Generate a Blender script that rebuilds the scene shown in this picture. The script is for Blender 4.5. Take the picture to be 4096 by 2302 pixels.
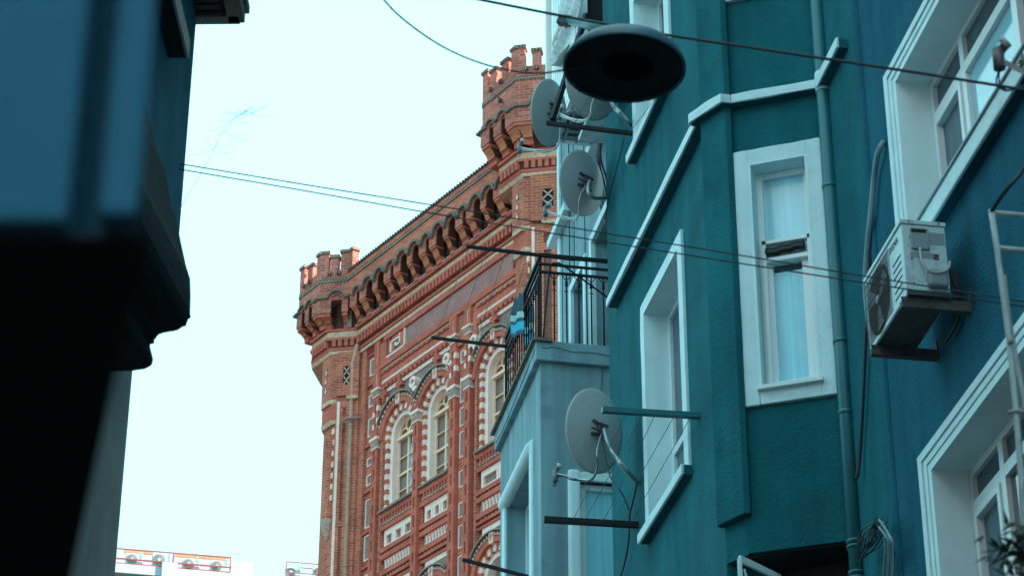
import bpy, bmesh, math, random
from mathutils import Vector, Matrix
R_ = math.radians
random.seed(7)
sc = bpy.context.scene
for o in list(bpy.data.objects): bpy.data.objects.remove(o)
C = sc.collection

# ------------------------------------------------------------------ camera, sky, sun, exposure
PITCH, ROLL, CZ = 28.72, 0.14, 1.6
cd = bpy.data.cameras.new('camera'); cam = bpy.data.objects.new('camera', cd); C.objects.link(cam)
cam.location = (0, 0, CZ)
cam.rotation_euler = (Matrix.Rotation(R_(90 + PITCH), 4, 'X') @ Matrix.Rotation(R_(ROLL), 4, 'Z')).to_euler()
cd.lens = 85; cd.sensor_width = 36; cd.clip_start = 0.1; cd.clip_end = 2000
cd.dof.use_dof = True; cd.dof.focus_distance = 24; cd.dof.aperture_fstop = 5.6
sc.camera = cam
SUN_AZ, SUN_EL = 98, 34            # azimuth clockwise from the view direction (+y)
w = bpy.data.worlds.new('World'); sc.world = w; w.use_nodes = True
nt = w.node_tree; nt.nodes.clear()
sky = nt.nodes.new('ShaderNodeTexSky'); sky.sky_type = 'NISHITA'; sky.sun_disc = False
sky.sun_elevation = R_(SUN_EL); sky.sun_rotation = R_(SUN_AZ)
sky.air_density = 1.4; sky.dust_density = 3.0
mx = nt.nodes.new('ShaderNodeMix'); mx.data_type = 'RGBA'; mx.inputs[0].default_value = 0.93
mx.inputs[7].default_value = (2.2, 4.35, 4.75, 1)
bg = nt.nodes.new('ShaderNodeBackground'); bg.inputs[1].default_value = 0.10
ou = nt.nodes.new('ShaderNodeOutputWorld')
nt.links.new(sky.outputs[0], mx.inputs[6]); nt.links.new(mx.outputs[2], bg.inputs[0]); nt.links.new(bg.outputs[0], ou.inputs[0])
sl = bpy.data.lights.new('sun', 'SUN'); sl.energy = 5.0; sl.angle = R_(0.5); sl.color = (1, .93, .84)
so = bpy.data.objects.new('sun', sl); C.objects.link(so)
sdir = Vector((math.sin(R_(SUN_AZ)) * math.cos(R_(SUN_EL)), math.cos(R_(SUN_AZ)) * math.cos(R_(SUN_EL)), math.sin(R_(SUN_EL))))
so.rotation_euler = sdir.to_track_quat('Z', 'Y').to_euler(); so.location = (0, 0, 60)
sc.view_settings.view_transform = 'Standard'; sc.view_settings.look = 'None'
sc.view_settings.exposure = 1.95; sc.view_settings.gamma = 1

# ------------------------------------------------------------------ geometry helpers
FPX = 85 / 36 * 4096
_p, _r = R_(PITCH), R_(ROLL)
FW = Vector((0, math.cos(_p), math.sin(_p))); _rt = Vector((1, 0, 0)); _up = Vector((0, -math.sin(_p), math.cos(_p)))
RT = math.cos(_r) * _rt + math.sin(_r) * _up; UP = -math.sin(_r) * _rt + math.cos(_r) * _up
def ray(x, y): return FW + RT * ((x - 2048) / FPX) - UP * ((y - 1151) / FPX)
def at(x, y, Y):
    """point of the street scene seen at photo pixel x, y (4096 wide), Y metres ahead"""
    d = ray(x, y); return Vector((0, 0, CZ)) + d * (Y / d.y)
class Wall:
    """a vertical plane: s runs along azimuth az, n points out to the street, z is height"""
    def __init__(s, o, az):
        s.o = Vector((o[0], o[1], 0)); a = R_(az); s.d = Vector((math.sin(a), math.cos(a), 0)); s.n = Vector((-math.cos(a), math.sin(a), 0))
    def P(s, S, n, z): return s.o + s.d * S + s.n * n + Vector((0, 0, z))
    def hit(s, x, y, n=0):
        d = ray(x, y); c = Vector((0, 0, CZ)); t = s.n.dot(s.o + s.n * n - c) / s.n.dot(d); return c + d * t
    def sz(s, x, y, n=0):
        p = s.hit(x, y, n); return (p - s.o).dot(s.d), p.z
class MB:
    def __init__(s): s.v = []; s.f = []; s.sm = []
    def add(s, vs, fs, smooth=False):
        b = len(s.v); s.v += [Vector(v) for v in vs]
        for f in fs: s.f.append([b + i for i in f]); s.sm.append(smooth)
    def box(s, W, s0, s1, n0, n1, z0, z1):
        vs = [W.P(a, b, c) for c in (z0, z1) for a, b in ((s0, n0), (s1, n0), (s1, n1), (s0, n1))]
        s.add(vs, [(0, 1, 2, 3), (4, 5, 6, 7), (0, 1, 5, 4), (1, 2, 6, 5), (2, 3, 7, 6), (3, 0, 4, 7)]); return s
    def wbox(s, x0, x1, y0, y1, z0, z1):
        s.box(Wall((0, 0), 90), x0, x1, y0, y1, z0, z1); return s     # world axes: s=x, n=y
    def prism(s, W, pts, n0, n1):
        k = len(pts); vs = [W.P(a, n0, b) for a, b in pts] + [W.P(a, n1, b) for a, b in pts]
        s.add(vs, [tuple(range(k)), tuple(range(2 * k - 1, k - 1, -1))] + [(i, (i + 1) % k, k + (i + 1) % k, k + i) for i in range(k)]); return s
    def plan(s, pts, z0, z1):
        k = len(pts); vs = [(p[0], p[1], z0) for p in pts] + [(p[0], p[1], z1) for p in pts]
        s.add(vs, [tuple(range(k)), tuple(range(2 * k - 1, k - 1, -1))] + [(i, (i + 1) % k, k + (i + 1) % k, k + i) for i in range(k)]); return s
    def loft(s, A, B):
        k = len(A); s.add(list(A) + list(B), [tuple(range(k)), tuple(range(2 * k - 1, k - 1, -1))] + [(i, (i + 1) % k, k + (i + 1) % k, k + i) for i in range(k)]); return s
    def ring(s, W, cs, zc, r0, r1, n0, n1, a0=0, a1=180, seg=24, k0=0, step=1):
        """solid arch ring; with step>1 only every step-th voussoir"""
        for i in range(k0, seg, step):
            t0 = R_(a0 + (a1 - a0) * i / seg); t1 = R_(a0 + (a1 - a0) * (i + 1) / seg)
            s.prism(W, [(cs + r * math.cos(t), zc + r * math.sin(t)) for r, t in ((r0, t0), (r1, t0), (r1, t1), (r0, t1))], n0, n1)
        return s
    def tube(s, pts, r, seg=8, caps=True, r1=None):
        pts = [Vector(p) for p in pts]; n = len(pts); rings = []; prev = None
        for i, p in enumerate(pts):
            t = (pts[min(i + 1, n - 1)] - pts[max(i - 1, 0)])
            t = t.normalized() if t.length > 1e-9 else Vector((0, 0, 1))
            if prev is None:
                a = Vector((0, 0, 1)) if abs(t.z) < .9 else Vector((1, 0, 0)); u = t.cross(a).normalized()
            else:
                u = (prev - t * prev.dot(t)); u = u.normalized() if u.length > 1e-6 else t.orthogonal().normalized()
            prev = u; v = t.cross(u)
            rr = r if r1 is None else r + (r1 - r) * i / max(1, n - 1)
            rings.append([p + (u * math.cos(2 * math.pi * j / seg) + v * math.sin(2 * math.pi * j / seg)) * rr for j in range(seg)])
        b = len(s.v); s.v += [q for rg in rings for q in rg]
        for i in range(n - 1):
            for j in range(seg):
                s.f.append([b + i * seg + j, b + i * seg + (j + 1) % seg, b + (i + 1) * seg + (j + 1) % seg, b + (i + 1) * seg + j]); s.sm.append(True)
        if caps:
            s.f.append([b + j for j in range(seg)][::-1]); s.sm.append(False)
            s.f.append([b + (n - 1) * seg + j for j in range(seg)]); s.sm.append(False)
        return s
    def bar(s, a, b, w, h=None, upv=(0, 0, 1)):
        a, b = Vector(a), Vector(b); h = h or w; t = (b - a).normalized(); u = t.cross(Vector(upv))
        u = (u if u.length > 1e-4 else t.orthogonal()).normalized(); v = u.cross(t)
        q = [u * w / 2 * i + v * h / 2 * j for i, j in ((-1, -1), (1, -1), (1, 1), (-1, 1))]
        s.loft([a + k for k in q], [b + k for k in q]); return s
    def lathe(s, c, axis, prof, seg=32, ex=None):
        axis = Vector(axis).normalized(); ex = Vector(ex) if ex else axis.orthogonal(); ex = (ex - axis * ex.dot(axis)).normalized(); ey = axis.cross(ex)
        b = len(s.v); n = len(prof)
        for r, h in prof:
            for j in range(seg):
                a = 2 * math.pi * j / seg; s.v.append(Vector(c) + axis * h + (ex * math.cos(a) + ey * math.sin(a)) * max(r, 1e-4))
        for i in range(n - 1):
            for j in range(seg):
                s.f.append([b + i * seg + j, b + i * seg + (j + 1) % seg, b + (i + 1) * seg + (j + 1) % seg, b + (i + 1) * seg + j]); s.sm.append(True)
        return s
    def ball(s, c, rx, ry=None, rz=None, seg=12, rings=8, M=None):
        ry = ry or rx; rz = rz or rx; b = len(s.v); c = Vector(c)
        for i in range(rings + 1):
            t = math.pi * i / rings
            for j in range(seg):
                a = 2 * math.pi * j / seg; p = Vector((rx * math.sin(t) * math.cos(a), ry * math.sin(t) * math.sin(a), rz * math.cos(t)))
                s.v.append(c + (M @ p if M else p))
        for i in range(rings):
            for j in range(seg):
                s.f.append([b + i * seg + j, b + i * seg + (j + 1) % seg, b + (i + 1) * seg + (j + 1) % seg, b + (i + 1) * seg + j]); s.sm.append(True)
        return s
    def islands(s):
        par = list(range(len(s.v)))
        def f(i):
            while par[i] != i: par[i] = par[par[i]]; i = par[i]
            return i
        for q in s.f:
            for k in q[1:]: par[f(q[0])] = f(k)
        out = {}
        for q, sm in zip(s.f, s.sm):
            m = out.setdefault(f(q[0]), (MB(), {}))
            idx = []
            for i in q:
                if i not in m[1]: m[1][i] = len(m[0].v); m[0].v.append(s.v[i])
                idx.append(m[1][i])
            m[0].f.append(idx); m[0].sm.append(sm)
        return [m[0] for m in out.values()]
    def build(s, name, mat, parent=None, bevel=0, loc=None):
        o0 = Vector(parent['_o']) if parent is not None else Vector(loc if loc is not None else s.v[0])
        me = bpy.data.meshes.new(name); me.from_pydata([v - o0 for v in s.v], [], s.f)
        bm = bmesh.new(); bm.from_mesh(me); bmesh.ops.recalc_face_normals(bm, faces=bm.faces); uv = bm.loops.layers.uv.new('uv')
        for f in bm.faces:
            nn = f.normal
            if abs(nn.z) < .75:
                t = Vector((-nn.y, nn.x, 0)).normalized()
                for l in f.loops: p = l.vert.co + o0; l[uv].uv = (p.dot(t), p.z)
            else:
                for l in f.loops: p = l.vert.co + o0; l[uv].uv = (p.x, p.y)
        bm.to_mesh(me); bm.free()
        me.polygons.foreach_set('use_smooth', s.sm[:len(me.polygons)] if len(s.sm) == len(me.polygons) else [False] * len(me.polygons))
        me.materials.append(mat); ob = bpy.data.objects.new(name, me); C.objects.link(ob)
        if parent is not None:
            ob.parent = parent; ob['_o'] = tuple(o0)
        else: ob.location = o0; ob['_o'] = tuple(o0)
        if bevel:
            m = ob.modifiers.new('bevel', 'BEVEL'); m.width = bevel; m.segments = 2; m.limit_method = 'ANGLE'
        return ob
def tag(o, label, cat, group=None, kind=None):
    if label: o['label'] = label
    if cat: o['category'] = cat
    if group: o['group'] = group
    if kind: o['kind'] = kind
    return o
def thing(name, label, cat, loc, group=None):
    o = bpy.data.objects.new(name, None); C.objects.link(o); o.location = loc; o.empty_display_size = .2; o['_o'] = tuple(loc)
    return tag(o, label, cat, group)
def bez(p0, p1, p2, p3, n=12):
    p0, p1, p2, p3 = map(Vector, (p0, p1, p2, p3))
    return [(1 - t) ** 3 * p0 + 3 * (1 - t) ** 2 * t * p1 + 3 * (1 - t) * t * t * p2 + t ** 3 * p3 for t in [i / n for i in range(n + 1)]]
def sagline(a, b, sag, n=24):
    a, b = Vector(a), Vector(b); return [a.lerp(b, i / n) - Vector((0, 0, sag * 4 * (i / n) * (1 - i / n))) for i in range(n + 1)]
def smooth(pts, n=6):
    pts = [Vector(p) for p in pts]; out = []
    for i in range(len(pts) - 1):
        a = pts[max(i - 1, 0)]; b = pts[i]; c = pts[i + 1]; d = pts[min(i + 2, len(pts) - 1)]
        for k in range(n):
            t = k / n; out.append(.5 * ((2 * b) + (c - a) * t + (2 * a - 5 * b + 4 * c - d) * t * t + (3 * b - a - 3 * c + d) * t ** 3))
    return out + [pts[-1]]

# ------------------------------------------------------------------ materials
def mat(name, base, rough=.8, var=.12, scale=3, bump=0, bscale=60, streak=0, metal=0, spec=.5, dirt=None, dirt_amt=0, sscale=(6, 6, .5), coat=0):
    m = bpy.data.materials.new(name); m.use_nodes = True; t = m.node_tree; N, L = t.nodes, t.links
    p = N['Principled BSDF']; p.inputs['Roughness'].default_value = rough; p.inputs['Metallic'].default_value = metal
    p.inputs['Specular IOR Level'].default_value = spec; p.inputs['Coat Weight'].default_value = coat
    tc = N.new('ShaderNodeTexCoord')
    n1 = N.new('ShaderNodeTexNoise'); n1.inputs['Scale'].default_value = scale; n1.inputs['Detail'].default_value = 8; n1.inputs['Roughness'].default_value = .65
    L.new(tc.outputs['Object'], n1.inputs['Vector'])
    mr = N.new('ShaderNodeMapRange'); mr.inputs[1].default_value = .3; mr.inputs[2].default_value = .7; mr.inputs[3].default_value = 1 - var; mr.inputs[4].default_value = 1 + var
    L.new(n1.outputs[0], mr.inputs[0]); fac = mr.outputs[0]
    if streak:
        mp = N.new('ShaderNodeMapping'); mp.inputs['Scale'].default_value = sscale; L.new(tc.outputs['Object'], mp.inputs[0])
        n2 = N.new('ShaderNodeTexNoise'); n2.inputs['Scale'].default_value = 1; n2.inputs['Detail'].default_value = 6; L.new(mp.outputs[0], n2.inputs[0])
        m2 = N.new('ShaderNodeMapRange'); m2.inputs[1].default_value = .3; m2.inputs[2].default_value = .7; m2.inputs[3].default_value = 1 - streak; m2.inputs[4].default_value = 1 + streak * .6
        L.new(n2.outputs[0], m2.inputs[0]); mm = N.new('ShaderNodeMath'); mm.operation = 'MULTIPLY'; L.new(fac, mm.inputs[0]); L.new(m2.outputs[0], mm.inputs[1]); fac = mm.outputs[0]
    sc_ = N.new('ShaderNodeVectorMath'); sc_.operation = 'SCALE'; sc_.inputs[0].default_value = base[:3]; L.new(fac, sc_.inputs['Scale']); col = sc_.outputs[0]
    if dirt:
        n3 = N.new('ShaderNodeTexNoise'); n3.inputs['Scale'].default_value = scale * 2.3; n3.inputs['Detail'].default_value = 9; n3.inputs['Roughness'].default_value = .7; L.new(tc.outputs['Object'], n3.inputs[0])
        m3 = N.new('ShaderNodeMapRange'); m3.inputs[1].default_value = .52; m3.inputs[2].default_value = .66; m3.inputs[3].default_value = 0; m3.inputs[4].default_value = dirt_amt; L.new(n3.outputs[0], m3.inputs[0])
        mc = N.new('ShaderNodeMix'); mc.data_type = 'RGBA'; L.new(m3.outputs[0], mc.inputs[0]); L.new(col, mc.inputs[6]); mc.inputs[7].default_value = (*dirt, 1); col = mc.outputs[2]
    L.new(col, p.inputs['Base Color'])
    if bump:
        nb = N.new('ShaderNodeTexNoise'); nb.inputs['Scale'].default_value = bscale; nb.inputs['Detail'].default_value = 6; nb.inputs['Roughness'].default_value = .6; L.new(tc.outputs['Object'], nb.inputs[0])
        bp = N.new('ShaderNodeBump'); bp.inputs['Strength'].default_value = bump; bp.inputs['Distance'].default_value = .02; L.new(nb.outputs[0], bp.inputs['Height']); L.new(bp.outputs[0], p.inputs['Normal'])
    return m
def brickmat(name, c1, c2, mortar, bw=.25, rh=.08, ms=.010, bump=.5, tone=.25, soot=0, dirt=(.10, .07, .06)):
    m = bpy.data.materials.new(name); m.use_nodes = True; t = m.node_tree; N, L = t.nodes, t.links
    p = N['Principled BSDF']; p.inputs['Roughness'].default_value = .9; p.inputs['Specular IOR Level'].default_value = .2
    uv = N.new('ShaderNodeUVMap'); uv.uv_map = 'uv'
    b = N.new('ShaderNodeTexBrick'); b.inputs['Scale'].default_value = 1; b.inputs['Brick Width'].default_value = bw; b.inputs['Row Height'].default_value = rh
    b.inputs['Mortar Size'].default_value = ms; b.inputs['Mortar Smooth'].default_value = .3; b.inputs['Bias'].default_value = -.1
    b.inputs['Color1'].default_value = (*c1, 1); b.inputs['Color2'].default_value = (*c2, 1); b.inputs['Mortar'].default_value = (*mortar, 1)
    L.new(uv.outputs[0], b.inputs[0])
    tc = N.new('ShaderNodeTexCoord'); n = N.new('ShaderNodeTexNoise'); n.inputs['Scale'].default_value = 1.3; n.inputs['Detail'].default_value = 9; n.inputs['Roughness'].default_value = .7; L.new(tc.outputs['Object'], n.inputs[0])
    r = N.new('ShaderNodeMapRange'); r.inputs[1].default_value = .3; r.inputs[2].default_value = .7; r.inputs[3].default_value = 1 - tone; r.inputs[4].default_value = 1 + tone; L.new(n.outputs[0], r.inputs[0])
    s = N.new('ShaderNodeVectorMath'); s.operation = 'SCALE'; L.new(b.outputs['Color'], s.inputs[0]); L.new(r.outputs[0], s.inputs['Scale']); col = s.outputs[0]
    n3 = N.new('ShaderNodeTexNoise'); n3.inputs['Scale'].default_value = 2.2; n3.inputs['Detail'].default_value = 9; n3.inputs['Roughness'].default_value = .75; L.new(tc.outputs['Object'], n3.inputs[0])
    m3 = N.new('ShaderNodeMapRange'); m3.inputs[1].default_value = .55; m3.inputs[2].default_value = .68; m3.inputs[3].default_value = 0; m3.inputs[4].default_value = .25 + soot; L.new(n3.outputs[0], m3.inputs[0])
    mc = N.new('ShaderNodeMix'); mc.data_type = 'RGBA'; L.new(m3.outputs[0], mc.inputs[0]); L.new(col, mc.inputs[6]); mc.inputs[7].default_value = (*dirt, 1)
    L.new(mc.outputs[2], p.inputs['Base Color'])
    bp = N.new('ShaderNodeBump'); bp.inputs['Strength'].default_value = bump; bp.inputs['Distance'].default_value = .02; bp.invert = True; L.new(b.outputs['Fac'], bp.inputs['Height']); L.new(bp.outputs[0], p.inputs['Normal'])
    return m
def glassmat(name, tint, rough=.04):
    m = bpy.data.materials.new(name); m.use_nodes = True; p = m.node_tree.nodes['Principled BSDF']
    p.inputs['Base Color'].default_value = (*tint, 1); p.inputs['Roughness'].default_value = rough; p.inputs['Specular IOR Level'].default_value = .9; p.inputs['Coat Weight'].default_value = .6; p.inputs['Coat Roughness'].default_value = .03
    return m
M = {}
M['brick'] = brickmat('red brick', (.58, .135, .082), (.36, .07, .048), (.56, .27, .19))
M['brick_plain'] = brickmat('smooth red brick band', (.58, .135, .09), (.45, .095, .068), (.44, .12, .085), ms=.004, bump=.2, tone=.18)
M['brick_old'] = brickmat('weathered brick', (.58, .14, .10), (.32, .068, .054), (.54, .30, .23), bump=.9, tone=.35, soot=.35)
M['brick_soot'] = brickmat('sooty brick band', (.15, .07, .055), (.09, .05, .045), (.50, .42, .34), bw=.09, rh=.15, ms=.007, tone=.3)
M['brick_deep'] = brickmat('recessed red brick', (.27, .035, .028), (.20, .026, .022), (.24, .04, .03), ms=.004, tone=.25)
M['orange'] = brickmat('orange brick soffit', (.62, .18, .085), (.48, .12, .06), (.45, .24, .15), tone=.25)
M['frieze'] = brickmat('mauve tile frieze', (.42, .19, .175), (.37, .165, .155), (.25, .10, .095), bw=.12, rh=.10, ms=.006, bump=.2, tone=.15)
M['stone'] = mat('rough tan stone', (.64, .38, .26), .95, .35, 9, .8, 30, dirt=(.14, .11, .08), dirt_amt=.7)
M['stone_dark'] = mat('mossy lead hood stone', (.17, .14, .115), .95, .4, 8, .8, 30, dirt=(.05, .06, .03), dirt_amt=.6)
M['greystone'] = mat('grey rubble panel', (.30, .19, .17), .95, .5, 16, 1, 40, dirt=(.07, .07, .075), dirt_amt=.7)
M['marble'] = mat('aged white marble', (.93, .62, .54), .8, .12, 7, .3, 30, dirt=(.36, .32, .28), dirt_amt=.45)
M['marble_old'] = mat('grimy carved marble', (.56, .37, .31), .9, .35, 10, .7, 40, dirt=(.17, .15, .13), dirt_amt=.8)
M['reveal'] = mat('white plaster reveal', (.95, .68, .62), .9, .08, 3, .2, 30, dirt=(.35, .33, .3), dirt_amt=.3)
M['cream'] = mat('cream window wood', (.96, .62, .44), .6, .06, 6)
M['glass_old'] = glassmat('old window glass', (.20, .13, .115), .25)
M['curtain_blue'] = mat('blue curtain', (.30, .55, .72), .9, .1, 6)
M['void'] = mat('dark opening', (.02, .018, .018), 1, .2, 4)
M['rust_pipe'] = mat('brown rusty downpipe paint', (.50, .27, .19), .6, .25, 8, .2, 40, dirt=(.45, .36, .3), dirt_amt=.4)
M['iron'] = mat('black iron', (.010, .014, .018), .6, .2, 10, .2, 80, spec=.2)
M['teal'] = mat('teal stucco', (.011, .122, .152), .95, .20, 1.3, .8, 38, streak=.18, dirt=(.008, .072, .087), dirt_amt=.45, sscale=(5, 5, .45), spec=.12)
M['teal_pipe'] = mat('teal painted pipe', (.014, .15, .18), .4, .08, 5, .05, 30)
M['blue'] = mat('blue stucco', (.012, .110, .168), .95, .14, 1.5, .8, 38, streak=.18, dirt=(.009, .072, .112), dirt_amt=.45, spec=.12)
M['lightblue'] = mat('pale blue plaster', (.21, .335, .385), .9, .10, 1.5, .2, 30, streak=.26, dirt=(.09, .185, .22), dirt_amt=.45, sscale=(7, 7, .4), spec=.15)
M['trim'] = mat('pale painted plaster trim', (.60, .78, .83), .85, .05, 3, .28, 50, streak=.06, dirt=(.30, .42, .46), dirt_amt=.22, spec=.15)
M['upvc'] = mat('white plastic window frame', (.70, .80, .83), .3, .03, 4)
M['reveal_in'] = mat('pale window reveal', (.64, .82, .86), .9, .06, 3, .15, 40, streak=.06, spec=.15)
M['glass_dark'] = glassmat('dark window glass', (.02, .045, .06), .02)
M['glass_sky'] = glassmat('window glass tinted with sky reflection', (.25, .52, .63), .08)  # bright sky reflection put into the glass colour
M['curtain'] = mat('net curtain tinted with sky reflection', (.30, .74, .88), .35, .06, 4, streak=.22, sscale=(22, 22, .4), spec=.8, coat=.5)  # curtain tone with the sky's reflection in the pane mixed into its colour
M['curtain_dark'] = mat('grey blue net curtain', (.06, .12, .155), .35, .12, 4, streak=.3, sscale=(16, 16, .3), coat=.1)
M['dish'] = mat('grey dish enamel', (.42, .45, .46), .45, .06, 5, .05, 30, dirt=(.17, .25, .26), dirt_amt=.25)
M['galv'] = mat('galvanised steel', (.36, .42, .45), .35, .2, 14, .1, 60, metal=.6, dirt=(.10, .07, .05), dirt_amt=.5)
M['lnb'] = mat('grey plastic housing', (.13, .15, .17), .5, .1, 10)
M['black'] = mat('black plastic', (.005, .006, .008), .5, .1, 8)
M['cable'] = mat('black cable sheath', (.015, .035, .055), .6, .1, 10)
M['cable_pale'] = mat('grey cable sheath', (.42, .48, .50), .6, .1, 10)
M['cord'] = mat('green clothes line', (.03, .16, .16), .8, .1, 10)
M['lamp_shell'] = mat('blue grey lamp enamel', (.055, .15, .21), .45, .06, 6)
M['lamp_in'] = mat('dusty dark lamp interior', (.026, .042, .054), .9, .3, 8, spec=.1)
M['ac'] = mat('dirty white sheet metal', (.47, .66, .71), .5, .06, 4, .05, 30, dirt=(.16, .17, .15), dirt_amt=.5)
M['ac_grey'] = mat('grey plastic cover', (.22, .30, .33), .6, .1, 5)
M['rust'] = mat('rusted angle iron', (.06, .07, .075), .8, .4, 12, .4, 60, dirt=(.10, .04, .02), dirt_amt=.7)
M['awning'] = mat('black awning canvas', (.005, .009, .014), .85, .3, 3, .4, 20)
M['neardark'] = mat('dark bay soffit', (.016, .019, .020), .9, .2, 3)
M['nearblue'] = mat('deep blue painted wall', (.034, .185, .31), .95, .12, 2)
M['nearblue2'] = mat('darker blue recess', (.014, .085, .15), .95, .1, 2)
M['leftteal'] = mat('deep teal blue wall', (.026, .17, .235), .95, .2, 2.5, .3, 20, streak=.25, sscale=(3, 3, .5))
M['grey'] = mat('grey cement render', (.62, .47, .43), .95, .15, 1.5, .3, 20, streak=.12)
M['wood'] = mat('dark brown soffit boards', (.10, .065, .05), .8, .25, 5)
M['fascia'] = mat('grey weathered fascia', (.34, .25, .22), .8, .2, 8, dirt=(.07, .06, .05), dirt_amt=.5)
M['roofwhite'] = mat('white rooftop render', (.36, .40, .44), .8, .05, 2)
M['redsteel'] = mat('red painted steel', (.22, .035, .03), .6, .12, 4)
M['orangebeam'] = mat('orange primer beam', (.42, .19, .09), .7, .12, 4)
M['white'] = mat('white enamel', (.42, .45, .47), .5, .04, 4)
M['fan'] = mat('grey fan guard', (.16, .19, .20), .6, .3, 20)  # grey tone of the rooftop fan guard disc
M['mark'] = mat('turquoise lettering', (.05, .52, .66), .6, .05, 5)
M['ink'] = mat('dark grey lettering', (.06, .10, .11), .7, .1, 8)
M['cloth_blue'] = mat('bright turquoise towel', (.02, .36, .55), .95, .15, 12, .4, 60)
M['cloth_pale'] = mat('pale patterned towel', (.30, .48, .52), .95, .4, 40, .4, 60, dirt=(.05, .12, .14), dirt_amt=.8)
M['cloth_dark'] = mat('navy patterned cloth', (.015, .045, .065), .95, .4, 25, .4, 60, dirt=(.03, .22, .33), dirt_amt=.8)
M['cloth_white'] = mat('white patterned fabric', (.55, .64, .66), .95, .12, 10, .4, 40, dirt=(.16, .20, .21), dirt_amt=.75)
M['twig'] = mat('bleached dry stems', (.80, .82, .80), .9, .2, 10)
M['leaf'] = mat('dark leaves', (.012, .030, .022), .6, .4, 12)
M['moss'] = mat('tufts of dry moss', (.10, .10, .04), .95, .4, 20)
M['tile'] = mat('dark roof tile', (.085, .06, .055), .9, .3, 12, .5, 30)
M['pigeon'] = mat('dark pigeon feathers', (.03, .035, .04), .7, .3, 20)
M['grime'] = brickmat('brick darkened for shade', (.10, .028, .022), (.075, .022, .018), (.10, .04, .03), tone=.3)  # brick painted dark to stand for shade between corbels, dentils and in recesses
M['lamp_dark'] = mat('near black lamp cover', (.009, .014, .018), 1, .1, 8, spec=0)  # matt near-black for the disc at the lamp's centre
M['ground'] = mat('street paving', (.16, .155, .15), .95, .2, 1.5, .3, 12)
M['openground'] = mat('hillside ground', (.045, .045, .042), .95, .25, .08)
M['plainwall'] = mat('sand coloured render', (.42, .38, .33), .95, .1, .6)

# ================================================================== RED BRICK SCHOOL on the hill
A = Wall((0.0765, 52.0), -34.5)
def sprism(mb, W, pts, s0, s1):
    """profile in (n, z) swept along s"""
    mb.loft([W.P(s0, n, z) for n, z in pts], [W.P(s1, n, z) for n, z in pts]); return mb
RB = thing('brick_school', 'large red brick school with crenellated corner towers and arched windows, seen between the houses', 'school', A.P(4, -6, 0))
SPLIT = {'corbel', 'marble_quoins', 'weep_bricks'}
def rb(mb, name, m, par=None):
    if name in SPLIT:
        for q in mb.islands(): o = q.build({'marble_quoins': 'marble_quoin', 'weep_bricks': 'weep_brick'}.get(name, name), M[m], par or RB)
        return o
    return mb.build(name, M[m], par or RB)
XR = -0.75                                    # facade runs on behind the teal house up to the right tower
body = MB(); body.box(A, -9, 7.55, -14, -.55, 0, 33.6); rb(body, 'wall', 'plainwall')
back = MB()                                   # plain brick either side of the bays
WC = [5.39, 3.62, 1.0]; PN = -.17
def bay_wall(mb, c, s0, s1, z0, z1, hw, zb, zs, n0, n1):
    mb.box(A, s0, c - hw, n0, n1, z0, z1); mb.box(A, c + hw, s1, n0, n1, z0, z1); mb.box(A, c - hw, c + hw, n0, n1, z0, zb)
    K = 16; pts = [(c + hw * math.cos(math.pi * i / K), zs + hw * math.sin(math.pi * i / K)) for i in range(K + 1)]
    for a, b in zip(pts, pts[1:]): mb.prism(A, [a, b, (b[0], z1), (a[0], z1)], n0, n1)
bays = [(4.575, 6.33), (2.90, 4.335), (.2, 1.80)]
for c, (s0, s1) in zip(WC, bays):
    bay_wall(back, c, s0, s1, 26.30, 29.75, .62, 26.32, 28.36, -.5, PN)
for c, (s0, s1) in zip(WC, bays): bay_wall(back, c, s0, s1, 19, 24.2, .62, 19.01, 22.94, -.5, PN)
rb(back, 'bay_wall', 'brick')
def spandrel(mb, c, lo, hi, zs, ztop, n0, n1, r=1.03):
    K = 22
    for i in range(K):
        a, b = lo + (hi - lo) * i / K, lo + (hi - lo) * (i + 1) / K
        za, zb2 = (zs + math.sqrt(max(0, r * r - (q - c) ** 2)) for q in (a, b))
        if min(ztop - za, ztop - zb2) > .01: mb.prism(A, [(a, za), (b, zb2), (b, ztop), (a, ztop)], n0, n1)
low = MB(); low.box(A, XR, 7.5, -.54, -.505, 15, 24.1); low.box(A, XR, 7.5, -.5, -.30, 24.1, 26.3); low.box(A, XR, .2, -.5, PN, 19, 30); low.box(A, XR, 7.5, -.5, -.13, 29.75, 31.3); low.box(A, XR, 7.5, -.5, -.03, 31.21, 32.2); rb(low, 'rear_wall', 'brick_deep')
# ---- parapet with machicolation arches
PNn = .39; ops = []
c = 5.79 + .577 * 2; k = 0
while c > XR:
    ops.append((c, .085 if k % 3 == 0 else .17)); c -= .577; k += 1
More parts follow.
